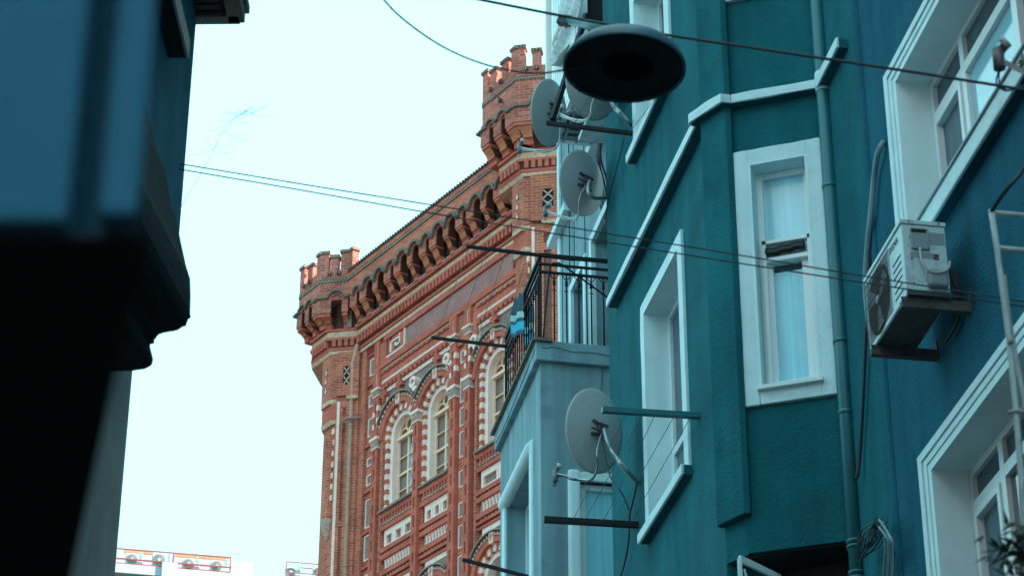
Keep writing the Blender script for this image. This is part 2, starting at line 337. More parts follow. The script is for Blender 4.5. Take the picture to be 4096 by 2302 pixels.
# phase: narrow arch at 5.205
ops = []; 
for i in range(-4, 14):
    c = 5.205 - i * .577
    if XR + .2 < c < 7.2: ops.append((c, .085 if i % 3 == 0 else .17))
ops.sort(reverse=True)
par = MB(); hood = MB(); pin = MB(); PB = PNn - .03
par.box(A, XR, 7.55, .1, PNn, 33.12, 33.56); par.box(A, XR, 7.55, .1, PNn, 33.66, 33.84)
prev = 7.35
for c, hw in ops:
    zs = 33.08 - .17 if hw > .1 else 32.915
    if prev > c + hw: par.box(A, c + hw, prev, PB, PNn, 32.66, 33.12); pin.box(A, c + hw, prev, .12, PB, 32.66, 33.12)
    K = 8; pts = [(c + hw * math.cos(math.pi * i / K), zs + hw * math.sin(math.pi * i / K)) for i in range(K + 1)]
    for a, b in zip(pts, pts[1:]): par.prism(A, [a, b, (b[0], 33.12), (a[0], 33.12)], PB, PNn); pin.prism(A, [a, b, (b[0], 33.12), (a[0], 33.12)], .12, PB)
    prev = c - hw
    hood.ring(A, c, zs, .235 if hw > .1 else .19, .30 if hw > .1 else .25, PNn + .002, .48, 5, 175, 10)
par.box(A, XR, prev, .12, PNn, 32.66, 33.12)
for (c0, h0), (c1, h1) in zip(ops, ops[1:]):
    m_ = ((c0 - (.25 if h0 > .1 else .2)) + (c1 + (.25 if h1 > .1 else .2))) / 2
    hood.box(A, m_ - .05, m_ + .05, PNn + .003, .46, 32.90 + random.uniform(-.01, .01), 32.97)
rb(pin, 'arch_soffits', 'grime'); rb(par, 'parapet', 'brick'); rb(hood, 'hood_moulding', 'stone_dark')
cs_ = MB(); cs_.box(A, XR, 7.50, .1, PNn + .03, 33.56, 33.66); rb(cs_, 'soldier_course', 'brick_soot')
tl = MB(); tl.box(A, XR, 7.5, -.4, .42, 33.84, 33.86)
s = XR
while s < 7.5:
    tl.tube([A.P(s, .45, 33.868), A.P(s, -.3, 34.0)], .034, 6); s += .125
rb(tl, 'roof_tiles', 'tile')
vr = MB()
for c, hw in ops:
    zs = 33.08 - .17 if hw > .1 else 32.915
    vr.ring(A, c, zs, hw + .003, hw + .062, PNn + .001, PNn + .012, 0, 180, 14, 0, 2)
rb(vr, 'voussoirs', 'brick_plain')
edges = [7.30] + [e for c, hw in ops for e in (c + hw, c - hw)] + [XR]
for i in range(0, len(edges), 2):
    s1, s0 = edges[i], edges[i + 1]
    if s1 - s0 < .08: continue
    m = MB(); e = .03
    sprism(m, A, [(.1, 32.585), (.375, 32.585), (.375, 32.655), (.1, 32.655)], s0 + e, s1 - e)
    sprism(m, A, [(.08, 32.20), (.17, 32.20), (.17, 32.33), (.20, 32.335), (.20, 32.375), (.08, 32.375)], s0 + e, s1 - e)
    rb(m, 'corbel', 'brick_plain')
    pf = [(.225, 32.377), (.225, 32.42), (.24, 32.425), (.265, 32.50), (.30, 32.55), (.35, 32.583)]
    m2 = MB(); sprism(m2, A, [(.08, 32.377)] + pf + [(.08, 32.583)], s0 + e + .004, s1 - e - .004); rb(m2, 'corbel_cheek', 'grime')
    m2 = MB()
    for (na, za_), (nb, zb_) in zip(pf, pf[1:]): sprism(m2, A, [(na, za_ - .001), (na + .006, za_ - .008), (nb + .006, zb_ - .008), (nb, zb_ - .001)], s0 + e + .006, s1 - e - .006)
    rb(m2, 'corbel_soffit', 'orange')
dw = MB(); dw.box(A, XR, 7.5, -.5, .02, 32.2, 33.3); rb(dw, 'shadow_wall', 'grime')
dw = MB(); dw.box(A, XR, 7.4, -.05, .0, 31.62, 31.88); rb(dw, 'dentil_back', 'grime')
# ---- cornice bands
def band(n1, z0, z1, m, name, s0=XR, s1=7.42, n0=-.03): b = MB(); b.box(A, s0, s1, n0, n1, z0, z1); return rb(b, name, m)
band(.15, 32.13, 32.20, 'brick_plain', 'ledge'); band(.17, 32.20, 32.225, 'marble_old', 'ledge_cap')
band(.06, 31.95, 32.10, 'stone', 'stone_band'); band(.10, 31.88, 31.95, 'brick_plain', 'string_course')
dn = MB(); s = 7.38
while s > XR: dn.box(A, s - .10, s, -.02, .095, 31.69, 31.88); s -= .168
rb(dn, 'dentils', 'brick_plain')
sp = MB(); sprism(sp, A, [(-.02, 31.50), (.05, 31.50), (.07, 31.56), (.0, 31.62), (-.02, 31.62)], XR, 7.42); rb(sp, 'sloping_course', 'brick_plain')
band(.025, 31.38, 31.48, 'stone', 'stone_band'); band(.02, 31.22, 31.375, 'brick_plain', 'string_course', s1=6.12)
band(-.035, 30.66, 31.22, 'frieze', 'frieze_panel', s0=.15, s1=5.08, n0=-.1); band(.0, 30.66, 31.22, 'brick_plain', 'frieze_end', s0=6.0, s1=6.32, n0=-.1)
band(-.05, 30.66, 31.22, 'greystone', 'key_ground', s0=5.08, s1=6.0, n0=-.1); band(.01, 30.47, 30.66, 'brick_plain', 'string_course', s1=6.32)
key = MB(); t_ = .045
for s0, s1, z0, z1 in [(5.10, 5.15, 30.68, 31.21), (5.10, 6.04, 30.68, 30.73), (5.77, 5.83, 30.78, 31.10), (5.34, 5.83, 31.05, 31.10), (5.34, 5.39, 30.86, 31.18), (5.34, 5.60, 30.86, 30.91), (5.55, 5.60, 30.86, 30.98)]:
    key.box(A, s0, s1, -.05, .0, z0, z1)
rb(key, 'greek_key', 'marble')
kb = MB()
for s0, s1, z0, z1 in [(5.17, 5.32, 30.75, 31.18), (5.41, 5.75, 31.12, 31.2), (5.85, 5.93, 30.76, 31.2), (5.62, 5.68, 30.75, 31.0)]: kb.box(A, s0, s1, -.05, -.01, z0, z1)
rb(kb, 'key_infill', 'brick_plain')
for s0, s1 in ((2.92, 6.32), (XR, 1.78)):
    band(-.04, 30.40, 30.47, 'stone', 'stone_band', s0, s1, -.1)
    d = MB(); s = s1 - .03
    while s > s0 + .1: d.box(A, s - .17, s, -.1, -.02, 30.395 - .08, 30.395); s -= .24
    rb(d, 'dash_course', 'brick_plain')
    band(-.06, 30.12, 30.31, 'brick_plain', 'string_course', s0, s1, -.2)
    z_ = MB(); s = s1 - .03
    while s > s0 + .05: z_.prism(A, [(s, 30.035), (s - .05, 30.035), (s - .085, 30.105), (s - .035, 30.105)], -.12, -.045); s -= .068
    rb(z_, 'cable_moulding', 'marble')
    band(-.04, 29.94, 30.03, 'brick_plain', 'string_course', s0, s1, -.2)
    d = MB(); s = s1 - .05
    while s > s0 + .1: d.box(A, s - .11, s, -.2, -.03, 29.85, 29.94); s -= .2
    rb(d, 'dentils', 'brick_plain')
    band(-.10, 29.74, 29.85, 'marble', 'white_band', s0, s1, -.2)
# ---- arch zone: marble frames with rubble inset, spandrels
fr = MB(); gs = MB()
for s0, s1 in ((2.92, 6.12), (.2, 1.78)):
    for a in (s0, s1 - .07): fr.box(A, a, a + .07, PN, -.105, 28.9, 29.74)
for c, lo, hi in ((5.40, 4.53, 6.12), (3.62, 2.92, 4.53), (1.0, .2, 1.78)): spandrel(gs, c, lo, hi, 28.36, 29.74, PN + .001, PN + .03)
rb(gs, 'rubble_spandrel', 'greystone'); rb(fr, 'spandrel_frame', 'marble')
def clipang(c, r, lo, hi):
    a0 = 0 if c - r > lo - 9 else 0
    right = math.degrees(math.acos(min(1, max(-1, (hi - c) / r)))) if hi - c < r else 0
    left = 180 - (math.degrees(math.acos(min(1, max(-1, (c - lo) / r)))) if c - lo < r else 0)
    return right, left
lims = [(4.53, 6.33), (2.91, 4.53), (.2, 1.85)]
def window(c, zb, zs, hw=.48, dz=0):
    f = MB(); W0 = -.43; W1 = -.375; t = .045
    for s in (c - hw, c + hw - t, c - t / 2): f.box(A, s, s + t, W0, W1, zb, zs - .02)
    f.ring(A, c, zs, hw - .05, hw + .02, W0, W1 + .01, 0, 180, 18)
    f.box(A, c - hw, c + hw, W0 - .005, W1 + .06, zs - .08, zs + .0)
    for zz in (zb, zb + (zs - zb) * .46): f.box(A, c - hw + t, c + hw - t, W0 + .003, W1 - .004, zz, zz + .06)
    for zz in (zb + (zs - zb) * .24, zb + (zs - zb) * .70): f.box(A, c - hw + t, c + hw - t, W0 + .004, W1 - .012, zz, zz + .028)
    for sgn in (-1, 1): f.ring(A, c + sgn * hw * .49, zs, hw * .42, hw * .49, W0 + .002, W1 - .002, 0, 180, 12)
    f.ring(A, c, zs + hw * .58, hw * .27, hw * .34, W0 + .004, W1 - .006, 0, 360, 18)
    fo = rb(f, 'window', 'cream')
    g = MB(); g.box(A, c - hw, c + hw, W0 - .03, W0 - .015, zb, zs)
    g.prism(A, [(c + hw * math.cos(math.pi * i / 16), zs + .001 + hw * math.sin(math.pi * i / 16)) for i in range(17)], W0 - .03, W0 - .015)
    rb(g, 'pane', 'glass_old', fo)
    cu = MB(); cu.box(A, c - .12, c - .03, W0 - .014, W0 - .006, zb + .02, zs - .3); rb(cu, 'curtain', 'curtain_blue', fo)
def arch_set(c, lim, dz=0, full=True, zb=26.34):
    zs = 28.36 + dz; lo, hi = lim
    h = MB(); a = clipang(c, 1.085, lo, hi); h.ring(A, c, zs, 1.04, 1.08, PN, .04, a[0], a[1], 44, 0, 1)
    rb(h, 'hood_moulding', 'stone_dark')
    h = MB(); h.ring(A, c, zs, 1.045, 1.075, .039, .052, a[0] + 1, a[1] - 1, 60, 0, 2); rb(h, 'bead_row', 'marble_old')
    a = clipang(c, .94, lo, hi)
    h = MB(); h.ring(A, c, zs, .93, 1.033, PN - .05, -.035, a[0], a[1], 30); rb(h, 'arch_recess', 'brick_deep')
    h = MB(); N = 17
    for i in range(N):
        t = R_(a[0] + 4 + (a[1] - a[0] - 8) * i / N); u = R_(a[0] + 4 + (a[1] - a[0] - 8) * (i + .9) / N); v = (t + u) / 2
        h.prism(A, [(c + .935 * math.cos(t), zs + .935 * math.sin(t)), (c + .935 * math.cos(u), zs + .935 * math.sin(u)), (c + 1.02 * math.cos(v), zs + 1.02 * math.sin(v))], PN, .0)
    rb(h, 'chevron_row', 'marble_old')
    h = MB(); h.ring(A, c, zs, .78, .935, PN - .1, -.03, 0, 180, 32); rb(h, 'arch_ring', 'brick_plain')
    for k, m in ((0, 'marble'), (1, 'brick')):
        h = MB(); h.ring(A, c, zs, .60, .779, -.215, -.12, 0, 180, 17, k, 2)
        if full:
            z = zb + .02 + k * .145
            while z < zs - .02:
                for sg in (-1, 1):
                    x0, x1 = sorted((c + sg * .60, c + sg * .715)); h.box(A, x0, x1, -.215, -.12, z, min(z + .145, zs))
                z += .29
        rb(h, 'voussoirs', m)
    kz = zs + .80
    kk = MB(); kk.prism(A, [(c - .07, kz - .04), (c + .07, kz - .04), (c + .10, kz + .24), (c - .10, kz + .24)], PN, .0); ko = rb(kk, 'keystone', 'marble')
    kk = MB(); kk.box(A, c - .018, c + .018, -.001, .006, kz, kz + .2); kk.box(A, c - .05, c + .05, -.001, .005, kz + .08, kz + .12); rb(kk, 'cross', 'brick_plain', ko)
    rv = MB(); rv.ring(A, c, zs, .47, .61, -.50, -.21, 0, 180, 28)
    if full:
        for sg in (-1, 1):
            x0, x1 = sorted((c + sg * .47, c + sg * .61)); rv.box(A, x0, x1, -.50, -.21, zb, zs)
    rb(rv, 'window_reveal', 'reveal')
for c, lim in zip(WC, lims):
    arch_set(c, lim); window(c, 26.36, 28.36)
DZ = -5.42
for c, lim in zip(WC, lims):
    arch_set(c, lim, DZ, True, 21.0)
    g = MB(); g.box(A, c - .56, c + .56, -.50, -.44, 20.5, 28.36 + DZ); g.prism(A, [(c + .56 * math.cos(math.pi * i / 16), 28.361 + DZ + .56 * math.sin(math.pi * i / 16)) for i in range(17)], -.50, -.44); rb(g, 'pane', 'glass_old')
# spirals and crosses between the arches
for c in (4.53, 2.95, 1.72):
    sp_ = MB()
    for i in range(2): sp_.ring(A, c + .10, 29.42, .075, .16, PN, .03, 0 + 180 * i, 200 + 180 * i, 12)
    sp_.prism(A, [(c - .15, 29.20), (c + .06, 29.12), (c + .26, 29.46), (c + .18, 29.36), (c + .03, 29.28)], PN, .02)
    rb(sp_, 'marble_volute', 'marble')
for c in (6.15, 5.39, 3.62, 1.0):
    x_ = MB(); x_.box(A, c - .045, c + .045, PN, -.02, 29.45, 29.98); x_.box(A, c - .15, c + .15, PN, -.025, 29.62, 29.74); rb(x_, 'brick_cross', 'brick_plain')
# ---- pilasters
def slotted(s0, s1, z0, z1, slots, nb=-.30, n1=0.0, name='pilaster', m='brick_plain', par=None):
    mb = MB(); sc_ = (s0 + s1) / 2 + .01; h = .034
    mb.box(A, s0, sc_ - h, nb, n1, z0, z1); mb.box(A, sc_ + h, s1, nb, n1, z0, z1)
    zz = z0
    for a, b in sorted(slots):
        if b <= z0 or a >= z1: continue
        mb.box(A, sc_ - h, sc_ + h, nb, n1, zz, a); zz = b
    mb.box(A, sc_ - h, sc_ + h, nb, n1, zz, z1); mb.box(A, sc_ - h, sc_ + h, nb, n1 - .09, z0, z1)
    return rb(mb, name, m, par)
sl1 = [(26.83 - .5 * i, 27.13 - .5 * i) for i in range(-2, 18)]
def capital(s0, s1, z0, z1):
    mb = MB(); e = .05; h = z1 - z0
    mb.box(A, s0 - .015, s1 + .015, PN, .02, z0, z0 + .12 * h); mb.box(A, s0 - e, s1 + e, PN, .06, z1 - .25 * h, z1); rb(mb, 'capital', 'marble')
    mb = MB(); mb.box(A, s0 - .01, s1 + .01, PN, .012, z0 + .12 * h, z1 - .25 * h)
    n = 5
    for i in range(n):
        a = s0 - .02 + (s1 - s0 + .04) * (i + .15) / n; b = s0 - .02 + (s1 - s0 + .04) * (i + .7) / n
        sprism(mb, A, [(.0, z0 + .15 * h), (.02, z0 + .15 * h), (.055, z0 + .45 * h), (.03, z0 + .6 * h), (.05, z1 - .25 * h), (.0, z1 - .25 * h)], a, b)
    rb(mb, 'carved_leaves', 'marble_old')
for s0, s1 in ((6.325, 6.59), (4.33, 4.575), (2.628, 2.906), (1.974, 2.231)):
    slotted(s0, s1, 19, 28.2, sl1)
    capital(s0, s1, 28.2, 28.52)
    top = s0 != 4.33
    mb = MB(); mb.box(A, s0 - .03, s1 + .03, PN, .045, 28.52, 28.66 if not top else 28.74); rb(mb, 'capital_block', 'brick_plain')
    if top:
        slotted(s0, s1, 28.74, 29.72, [(28.84, 29.12), (29.24, 29.52)], nb=-.3)
        q = MB()
        for z in (28.8, 29.16): q.box(A, s0 - .003, s0 + .09, -.1, .004, z + .13, z + .28); q.box(A, s1 - .08, s1 + .002, -.1, .004, z, z + .14)
        rb(q, 'marble_quoins', 'marble')
        capital(s0, s1, 29.72, 29.95)
        slotted(s0 - .03, s1 + .01, 29.95, 30.47, [(30.05, 30.40)], nb=-.3, n1=.02)
        v = MB(); z = 30.06
        while z < 30.38: v.prism(A, [(s0 + .115, z), (s0 + .145, z + .02), (s0 + .145, z + .05), (s0 + .115, z + .03)], -.06, .01); z += .042
        rb(v, 'twisted_moulding', 'marble')
slotted(6.34, 6.60, 30.47, 31.36, [(30.6, 31.25)], n1=.01); v = MB(); z = 30.62
while z < 31.23: v.prism(A, [(6.455, z), (6.485, z + .02), (6.485, z + .05), (6.455, z + .03)], -.06, .0); z += .042
rb(v, 'twisted_moulding', 'marble')
for s0, s1, n1 in ((7.04, 7.25, -.01), (6.13, 6.25, -.06), (1.74, 1.83, -.06), (2.906, 2.96, -.1), (4.25, 4.33, -.14)):
    mb = MB(); mb.box(A, s0, s1, -.5, n1, 19, 31.36 if s0 > 7 else 29.8 if s0 in (6.13, 1.74) else 28.3); rb(mb, 'pier', 'brick')
mb = MB(); mb.box(A, 6.59, 7.04, -.5, -.12, 19, 31.36); mb.box(A, 2.231, 2.628, -.5, -.13, 19, 30.47); mb.box(A, 7.25, 7.5, -.5, -.18, 19, 31.6); mb.box(A, 1.78, 2.95, -.5, -.05, 29.6, 30.66); rb(mb, 'pier', 'brick')
def stonepanel(s0, s1, z0, z1, n=-.12, fr=.035):
    f = MB(); f.box(A, s0, s0 + fr, n, n + .03, z0, z1); f.box(A, s1 - fr, s1, n, n + .03, z0, z1); f.box(A, s0 + fr, s1 - fr, n, n + .028, z0, z0 + fr); f.box(A, s0 + fr, s1 - fr, n, n + .028, z1 - fr, z1)
    fo = rb(f, 'stone_panel', 'marble'); g = MB(); g.box(A, s0 + fr, s1 - fr, n, n + .008, z0 + fr, z1 - fr); rb(g, 'rubble_infill', 'greystone', fo)
for z0, z1 in ((30.55, 31.05), (29.62, 29.98), (28.75, 29.28), (27.9, 28.14), (27.35, 27.65), (26.15, 26.95), (25.25, 25.95), (24.45, 24.85)): stonepanel(6.66, 6.97, z0, z1)
for z0, z1 in ((29.1, 29.45), (28.0, 28.7), (27.35, 27.85), (26.5, 27.2), (25.7, 26.15), (24.9, 25.3), (24.1, 24.7), (23.2, 23.9)): stonepanel(2.30, 2.56, z0, z1, -.13, .03)
hb = MB()
for z in (31.2, 30.3, 28.52, 27.2, 26.05, 25.08): hb.box(A, 6.6, 7.03, -.13, -.05, z - .06, z)
rb(hb, 'string_course', 'brick_plain')
# ---- under the sills
for c, (s0, s1) in zip(WC, [(4.575, 6.20), (2.906, 4.29), (XR, 1.77)]):
    sb = MB(); sb.box(A, s0, s1 - .03, -.5, .03, 26.27, 26.33); rb(sb, 'sill', 'greystone')
    def bb(n1, z0, z1, m, nm): b = MB(); b.box(A, s0, s1, -.5, n1, z0, z1); return rb(b, nm, m)
    bb(-.05, 26.14, 26.27, 'brick_plain', 'apron_course'); bb(-.16, 25.92, 26.14, 'grime', 'apron_recess')
    d = MB(); e = MB(); s = s1 - .16
    while s > s0 + .1:
        d.box(A, s - .07, s, -.3, -.06, 25.98, 26.14); e.ball(A.P(s - .035, -.06, 25.945), .05, .05, .032, 8, 6); s -= .135
    rb(d, 'dentils', 'brick_plain'); rb(e, 'bead_row', 'marble_old')
    bb(-.06, 25.79, 25.915, 'brick_plain', 'apron_course')
    pn = MB(); a, b = s0 + .02, s1 - .17
    pn.box(A, a, b, -.3, -.12, 25.62, 25.79); pn.box(A, a, b, -.3, -.12, 25.30, 25.38); pn.box(A, b - .1, b, -.3, -.12, 25.38, 25.62); n_ = 3; L_ = (b - .1 - a) / n_
    for i in range(n_):
        q0 = a + L_ * i; pn.box(A, q0, q0 + .10, -.3, -.12, 25.38, 25.62); pn.box(A, q0 + .12, q0 + .19, -.3, -.12, 25.38, 25.62)
    rb(pn, 'pierced_panel', 'marble'); q = MB(); q.box(A, a, b, -.3, -.19, 25.38, 25.62); rb(q, 'rubble_infill', 'greystone')
    bb(-.06, 25.18, 25.30, 'brick_plain', 'apron_course')
    d = MB(); s = s1 - .16
    while s > s0 + .05: d.box(A, s - .08, s, -.3, -.12, 25.11, 25.18); s -= .15
    d2 = MB(); s = s1 - .16
    rb(d, 'small_dentils', 'marble_old')
    bb(-.06, 24.98, 25.11, 'brick_plain', 'apron_course')
    s = s1 - .24
    bl = MB()
    while s > s0 + .04:
        bl.lathe(A.P(s, -.17, 24.69), (0, 0, 1), [(.05, 0), (.052, .05), (.03, .10), (.035, .16), (.055, .24), (.06, .29), (.06, .30)], 8); s -= .135
    rb(bl, 'blind_balusters', 'marble'); bb(-.19, 24.69, 24.98, 'marble_old', 'baluster_back')
    bb(-.06, 24.55, 24.69, 'brick_plain', 'apron_course')
    d = MB(); s = s1 - .16
    while s > s0 + .05: d.box(A, s - .08, s, -.3, -.12, 24.48, 24.55); s -= .15
    rb(d, 'small_dentils', 'marble_old'); bb(-.07, 24.40, 24.48, 'brick_plain', 'apron_course'); bb(-.11, 24.28, 24.36, 'brick_plain', 'apron_course')
    st = MB(); spandrel(st, c, max(s0, .2), s1 - .2, 22.94, 24.28, PN + .001, PN + .012); rb(st, 'rubble_spandrel', 'greystone')
    d = MB(); d.box(A, s0, s1 - .2, -.3, -.14, 24.14, 24.28); d.box(A, s1 - .27, s1 - .2, -.3, -.14, 23.5, 24.14); rb(d, 'spandrel_frame', 'marble')
# ---- towers
def tower(mb, z0, z1, n, k1, k2, zt=None, dn=0):
    f = lambda n: [A.P(k1 - .35, -.35, 0), A.P(k1 + n, n, 0), A.P(k2 - n, n, 0), A.P(k2 + .35, -.35, 0), A.P(k2 + .35, -3, 0), A.P(k1 - .35, -3, 0)]
    B0 = [Vector((p.x, p.y, z0)) for p in f(n + dn)]; B1 = [Vector((p.x, p.y, z1)) for p in f(n)]
    mb.loft(B0, B1)
Zh = lambda x, y, n: A.sz(x, y, n)
def make_tower(nm, lab, k1c, k2c, k1s, k2s, zl, za, zc, zt, nmid):
    """zl ledge, za arch zone foot, zc soldier course, zt crenel foot"""
    def add(mb, name, m): return rb(mb, name, m)
    CN = .955
    t = MB(); tower(t, za + .40, zc, CN, k1c, k2c); tower(t, zc + .12, zt, CN, k1c, k2c); add(t, 'tower_crown', 'brick_old')
    t = MB(); tower(t, zc, zc + .12, CN + .025, k1c - .02, k2c + .02); add(t, 'soldier_course', 'brick_soot')
    # arch plate (proud, with real openings on the two faces the street sees)
    n1 = CN + .05; k1, k2 = k1c - .05, k2c + .05
    FN = Wall((A.P(0, n1, 0).x, A.P(0, n1, 0).y), -34.5)                      # face parallel to the facade
    c0 = A.P(k1 + n1, n1, 0); FC = Wall((c0.x, c0.y), -34.5 - 45 + 180)       # chamfer face runs right from its outer corner
    FC.n = -FC.n
    Lc = (n1 - PNn) * 1.4142 if nm == 'L' else 1.15
    pl = MB(); hd = MB(); pi_ = MB()
    def plate(F, s0, s1, openings, z0, z1, th=.2):
        K = 10; s_ = s0
        for c, hw, zs in sorted(openings):
            pl.box(F, s_, c - hw, -.03, 0, z0, z1); pi_.box(F, s_ + .002, c - hw, -th, -.03, z0, z1)
            pts = [(c - hw * math.cos(math.pi * i / K), zs + hw * math.sin(math.pi * i / K)) for i in range(K + 1)]
            for a, b in zip(pts, pts[1:]): pl.prism(F, [a, b, (b[0], z1), (a[0], z1)], -.03, 0); pi_.prism(F, [a, b, (b[0], z1), (a[0], z1)], -th, -.03)
            hd.ring(F, c, zs, hw + .075, hw + .125, .002, .075, 8, 172, 10); s_ = c + hw
        pl.box(F, s_, s1, -.03, 0, z0, z1); pi_.box(F, s_, s1 - .002, -th, -.03, z0, z1)
        s_ = s0
        for c, hw, zs in sorted(openings) + [(s1 + .1, .0, 0)]:
            if c - hw - .11 > s_: hd.box(F, s_, c - hw - .10, .002, .07, zs + .02 if zs else za + .42, (zs if zs else za + .4) + .075)
            s_ = c + hw + .10
    za1 = za + .62
    sa, sb = k1 + n1, k2 - n1
    w_ = sb - sa
    plate(FN, sa, sb, [(sa + w_ * .33, .10, za + .38), (sa + w_ * .68, .10, za + .38)], za, za1)
    plate(FC, 0, Lc, [(Lc * .62, .15, za + .40)] if nm == 'L' else [(Lc * .55, .15, za + .40)], za, za1)
    add(pl, 'arch_plate', 'brick_old'); add(pi_, 'arch_soffits', 'grime'); add(hd, 'hood_moulding', 'stone_dark')
    # left end of the plate, seen edge on
    t = MB(); t.box(FN, sb, sb + .12, -.9, .07, za + .40, za + .46); add(t, 'hood_end', 'stone_dark')
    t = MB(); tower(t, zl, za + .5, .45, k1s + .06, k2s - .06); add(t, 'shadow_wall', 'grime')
    # corbels
    def corb(F, s0, s1):
        def swp(mb, pts): mb.loft([F.P(s0, n, z) for n, z in pts], [F.P(s1, n, z) for n, z in pts])
        c = MB(); swp(c, [(-.4, za - .10), (-.02, za - .10), (-.02, za - .005), (-.4, za - .005)]); swp(c, [(-.55, zl + .02), (-.26, zl + .02), (-.26, zl + .15), (-.23, zl + .155), (-.23, zl + .19), (-.55, zl + .19)]); add(c, 'corbel', 'brick_plain')
        h = (za - .10) - (zl + .19)
        pf = [(-.20, zl + .192), (-.20, zl + .19 + h * .25), (-.15, zl + .19 + h * .6), (-.06, za - .102)]
        c = MB(); swp(c, [(-.55, zl + .192)] + pf + [(-.55, za - .102)]); add(c, 'corbel_cheek', 'grime')
        c = MB(); s0 += .003; s1 -= .003
        for (na, z_a), (nb, z_b) in zip(pf, pf[1:]): swp(c, [(na, z_a), (na + .008, z_a - .008), (nb + .008, z_b - .008), (nb, z_b)])
        add(c, 'corbel_soffit', 'orange')
    corb(FN, sa + .0, sa + w_ * .33 - .13); corb(FN, sa + w_ * .33 + .12, sa + w_ * .68 - .12); corb(FN, sa + w_ * .68 + .13, sb - .03)
    if nm == 'L': corb(FC, 0.02, Lc * .62 - .17); corb(FC, Lc * .62 + .17, Lc - .02)
    else: corb(FC, 0.02, Lc * .55 - .2); corb(FC, Lc * .55 + .2, Lc)
    # ledge, bands, dentils, taper to the shaft
    n = .69
    t = MB(); tower(t, zl - .07, zl, n + .02, k1s, k2s); add(t, 'ledge', 'brick_plain')
    t = MB(); tower(t, zl - .26, zl - .08, n - .06, k1s + .03, k2s - .03, dn=-.02); add(t, 'stone_band', 'stone')
    t = MB(); tower(t, zl - .33, zl - .26, n - .01, k1s, k2s); add(t, 'string_course', 'brick_plain')
    t = MB(); tower(t, zl - .54, zl - .33, n - .10, k1s + .03, k2s - .03); add(t, 'dentil_back', 'grime')
    d = MB(); Fd = Wall((A.P(0, n - .01, 0).x, A.P(0, n - .01, 0).y), -34.5)
    cc = A.P(k1s + n - .01, n - .01, 0); Fe = Wall((cc.x, cc.y), 100.5); Fe.n = -Fe.n
    s_ = k1s + n + .03
    while s_ < k2s - n - .05: d.box(Fd, s_, s_ + .10, -.2, 0, zl - .53, zl - .33); s_ += .16
    s_ = .16
    while s_ < 1.0: d.box(Fe, s_, s_ + .105, -.2, 0, zl - .53, zl - .33); s_ += .17
    add(d, 'dentils', 'brick_plain')
    t = MB(); tower(t, zl - .66, zl - .56, n - .06, k1s + .02, k2s - .02, dn=-.05); add(t, 'string_course', 'brick_plain')
    t = MB(); tower(t, zl - .76, zl - .67, n - .10, k1s + .03, k2s - .03, dn=-.04); add(t, 'stone_band', 'stone')
    # merlons
    def merlon(F, s0, s1, h, th=.2):
        m_ = MB(); m_.box(F, s0, s1, -th, 0, zt, zt + h - .09); mo = add(m_, 'merlon', 'brick_old')
        c = MB(); c.box(F, s0 - .03, s1 + .03, -th - .03, .035, zt + h - .09, zt + h); rb(c, 'merlon_cap', 'brick_soot', mo)
    G = Wall((A.P(0, CN, 0).x, A.P(0, CN, 0).y), -34.5); cc = A.P(k1c + CN, CN, 0); H_ = Wall((cc.x, cc.y), 100.5); H_.n = -H_.n
    hM = .62 if nm == 'L' else .64; hm = hM - .14
    a, b = k1c + CN, k2c - CN
    merlon(G, a, a + .20, hM); merlon(G, b - .24, b, hM)
    for i in range(nmid):
        c = a + (b - a) * (i + 1) / (nmid + 1) + (.0); merlon(G, c - .14, c + .14, hm)
    LL = .80 if nm == 'L' else 1.05
    merlon(H_, .0, .235, hM); merlon(H_, LL * .5 - .105, LL * .5 + .105, hm); merlon(H_, LL - .225, LL, hM)
    # merlons on the hidden faces, rising beyond
    back_ = Wall((A.P(0, CN, 0).x, A.P(0, CN, 0).y), -34.5)
    u = A.P(k1c + CN - LL * .7071, CN - LL * .7071, 0); Q = Wall((u.x, u.y), 55.5); 
    merlon(Q, 0, .2, hM); 
    gb = MB()
    for F, xs in ((G, [a + .2 + (b - a) * .28, a + (b - a) * .72]), (H_, [.29, .55])):
        for x in xs: gb.box(F, x - .06, x + .04, -.1, .09, zt - .16, zt - .06)
    add(gb, 'weep_bricks', 'brick_soot')
    return FN, FC, Fd
sL, zL = Zh(1240, 1399, .69)
tf = make_tower('L', '', 7.10, 10.13, 7.36, sL + .69, 32.20, 32.60, 33.54, 33.93, 1)
sR1, zR1 = Zh(2062.8, 316.8, .955); sR0, _ = Zh(1930, 394, .955)
sr1, zr = Zh(2068.9, 603.3, .69); sr0, _ = Zh(1991.5, 625, .69)
zlR = zr + .02; zcR = zR1 - .06
tr = make_tower('R', '', sR1 - .955, sR0 + .955, sr1 - .69, sr0 + .69, zlR, zlR + .55, zcR, zcR + .42, 2)
def shaft(k1, k2, ztop, hasright):
    """upper shaft pier with small crosses, main chamfer with lattice opening, white quoins, panels below"""
    t = MB(); tower(t, ztop - 1.35, ztop, .56, k1 + .03, k2); rb(t, 'tower_shaft', 'brick')
    t = MB(); tower(t, 10, ztop - .02, .42, k1, k2 - .1); rb(t, 'tower_shaft', 'brick')
    t = MB(); tower(t, ztop - 1.47, ztop - 1.35, .57, k1 + .03, k2); rb(t, 'stone_band', 'stone')
    t = MB(); tower(t, ztop - 1.95, ztop - 1.47, .50, k1 + .02, k2 - .02); rb(t, 'tower_shaft', 'brick_plain')
    t = MB(); tower(t, ztop - 2.07, ztop - 1.95, .53, k1 + .02, k2 - .02, dn=-.04); rb(t, 'stone_band', 'stone')
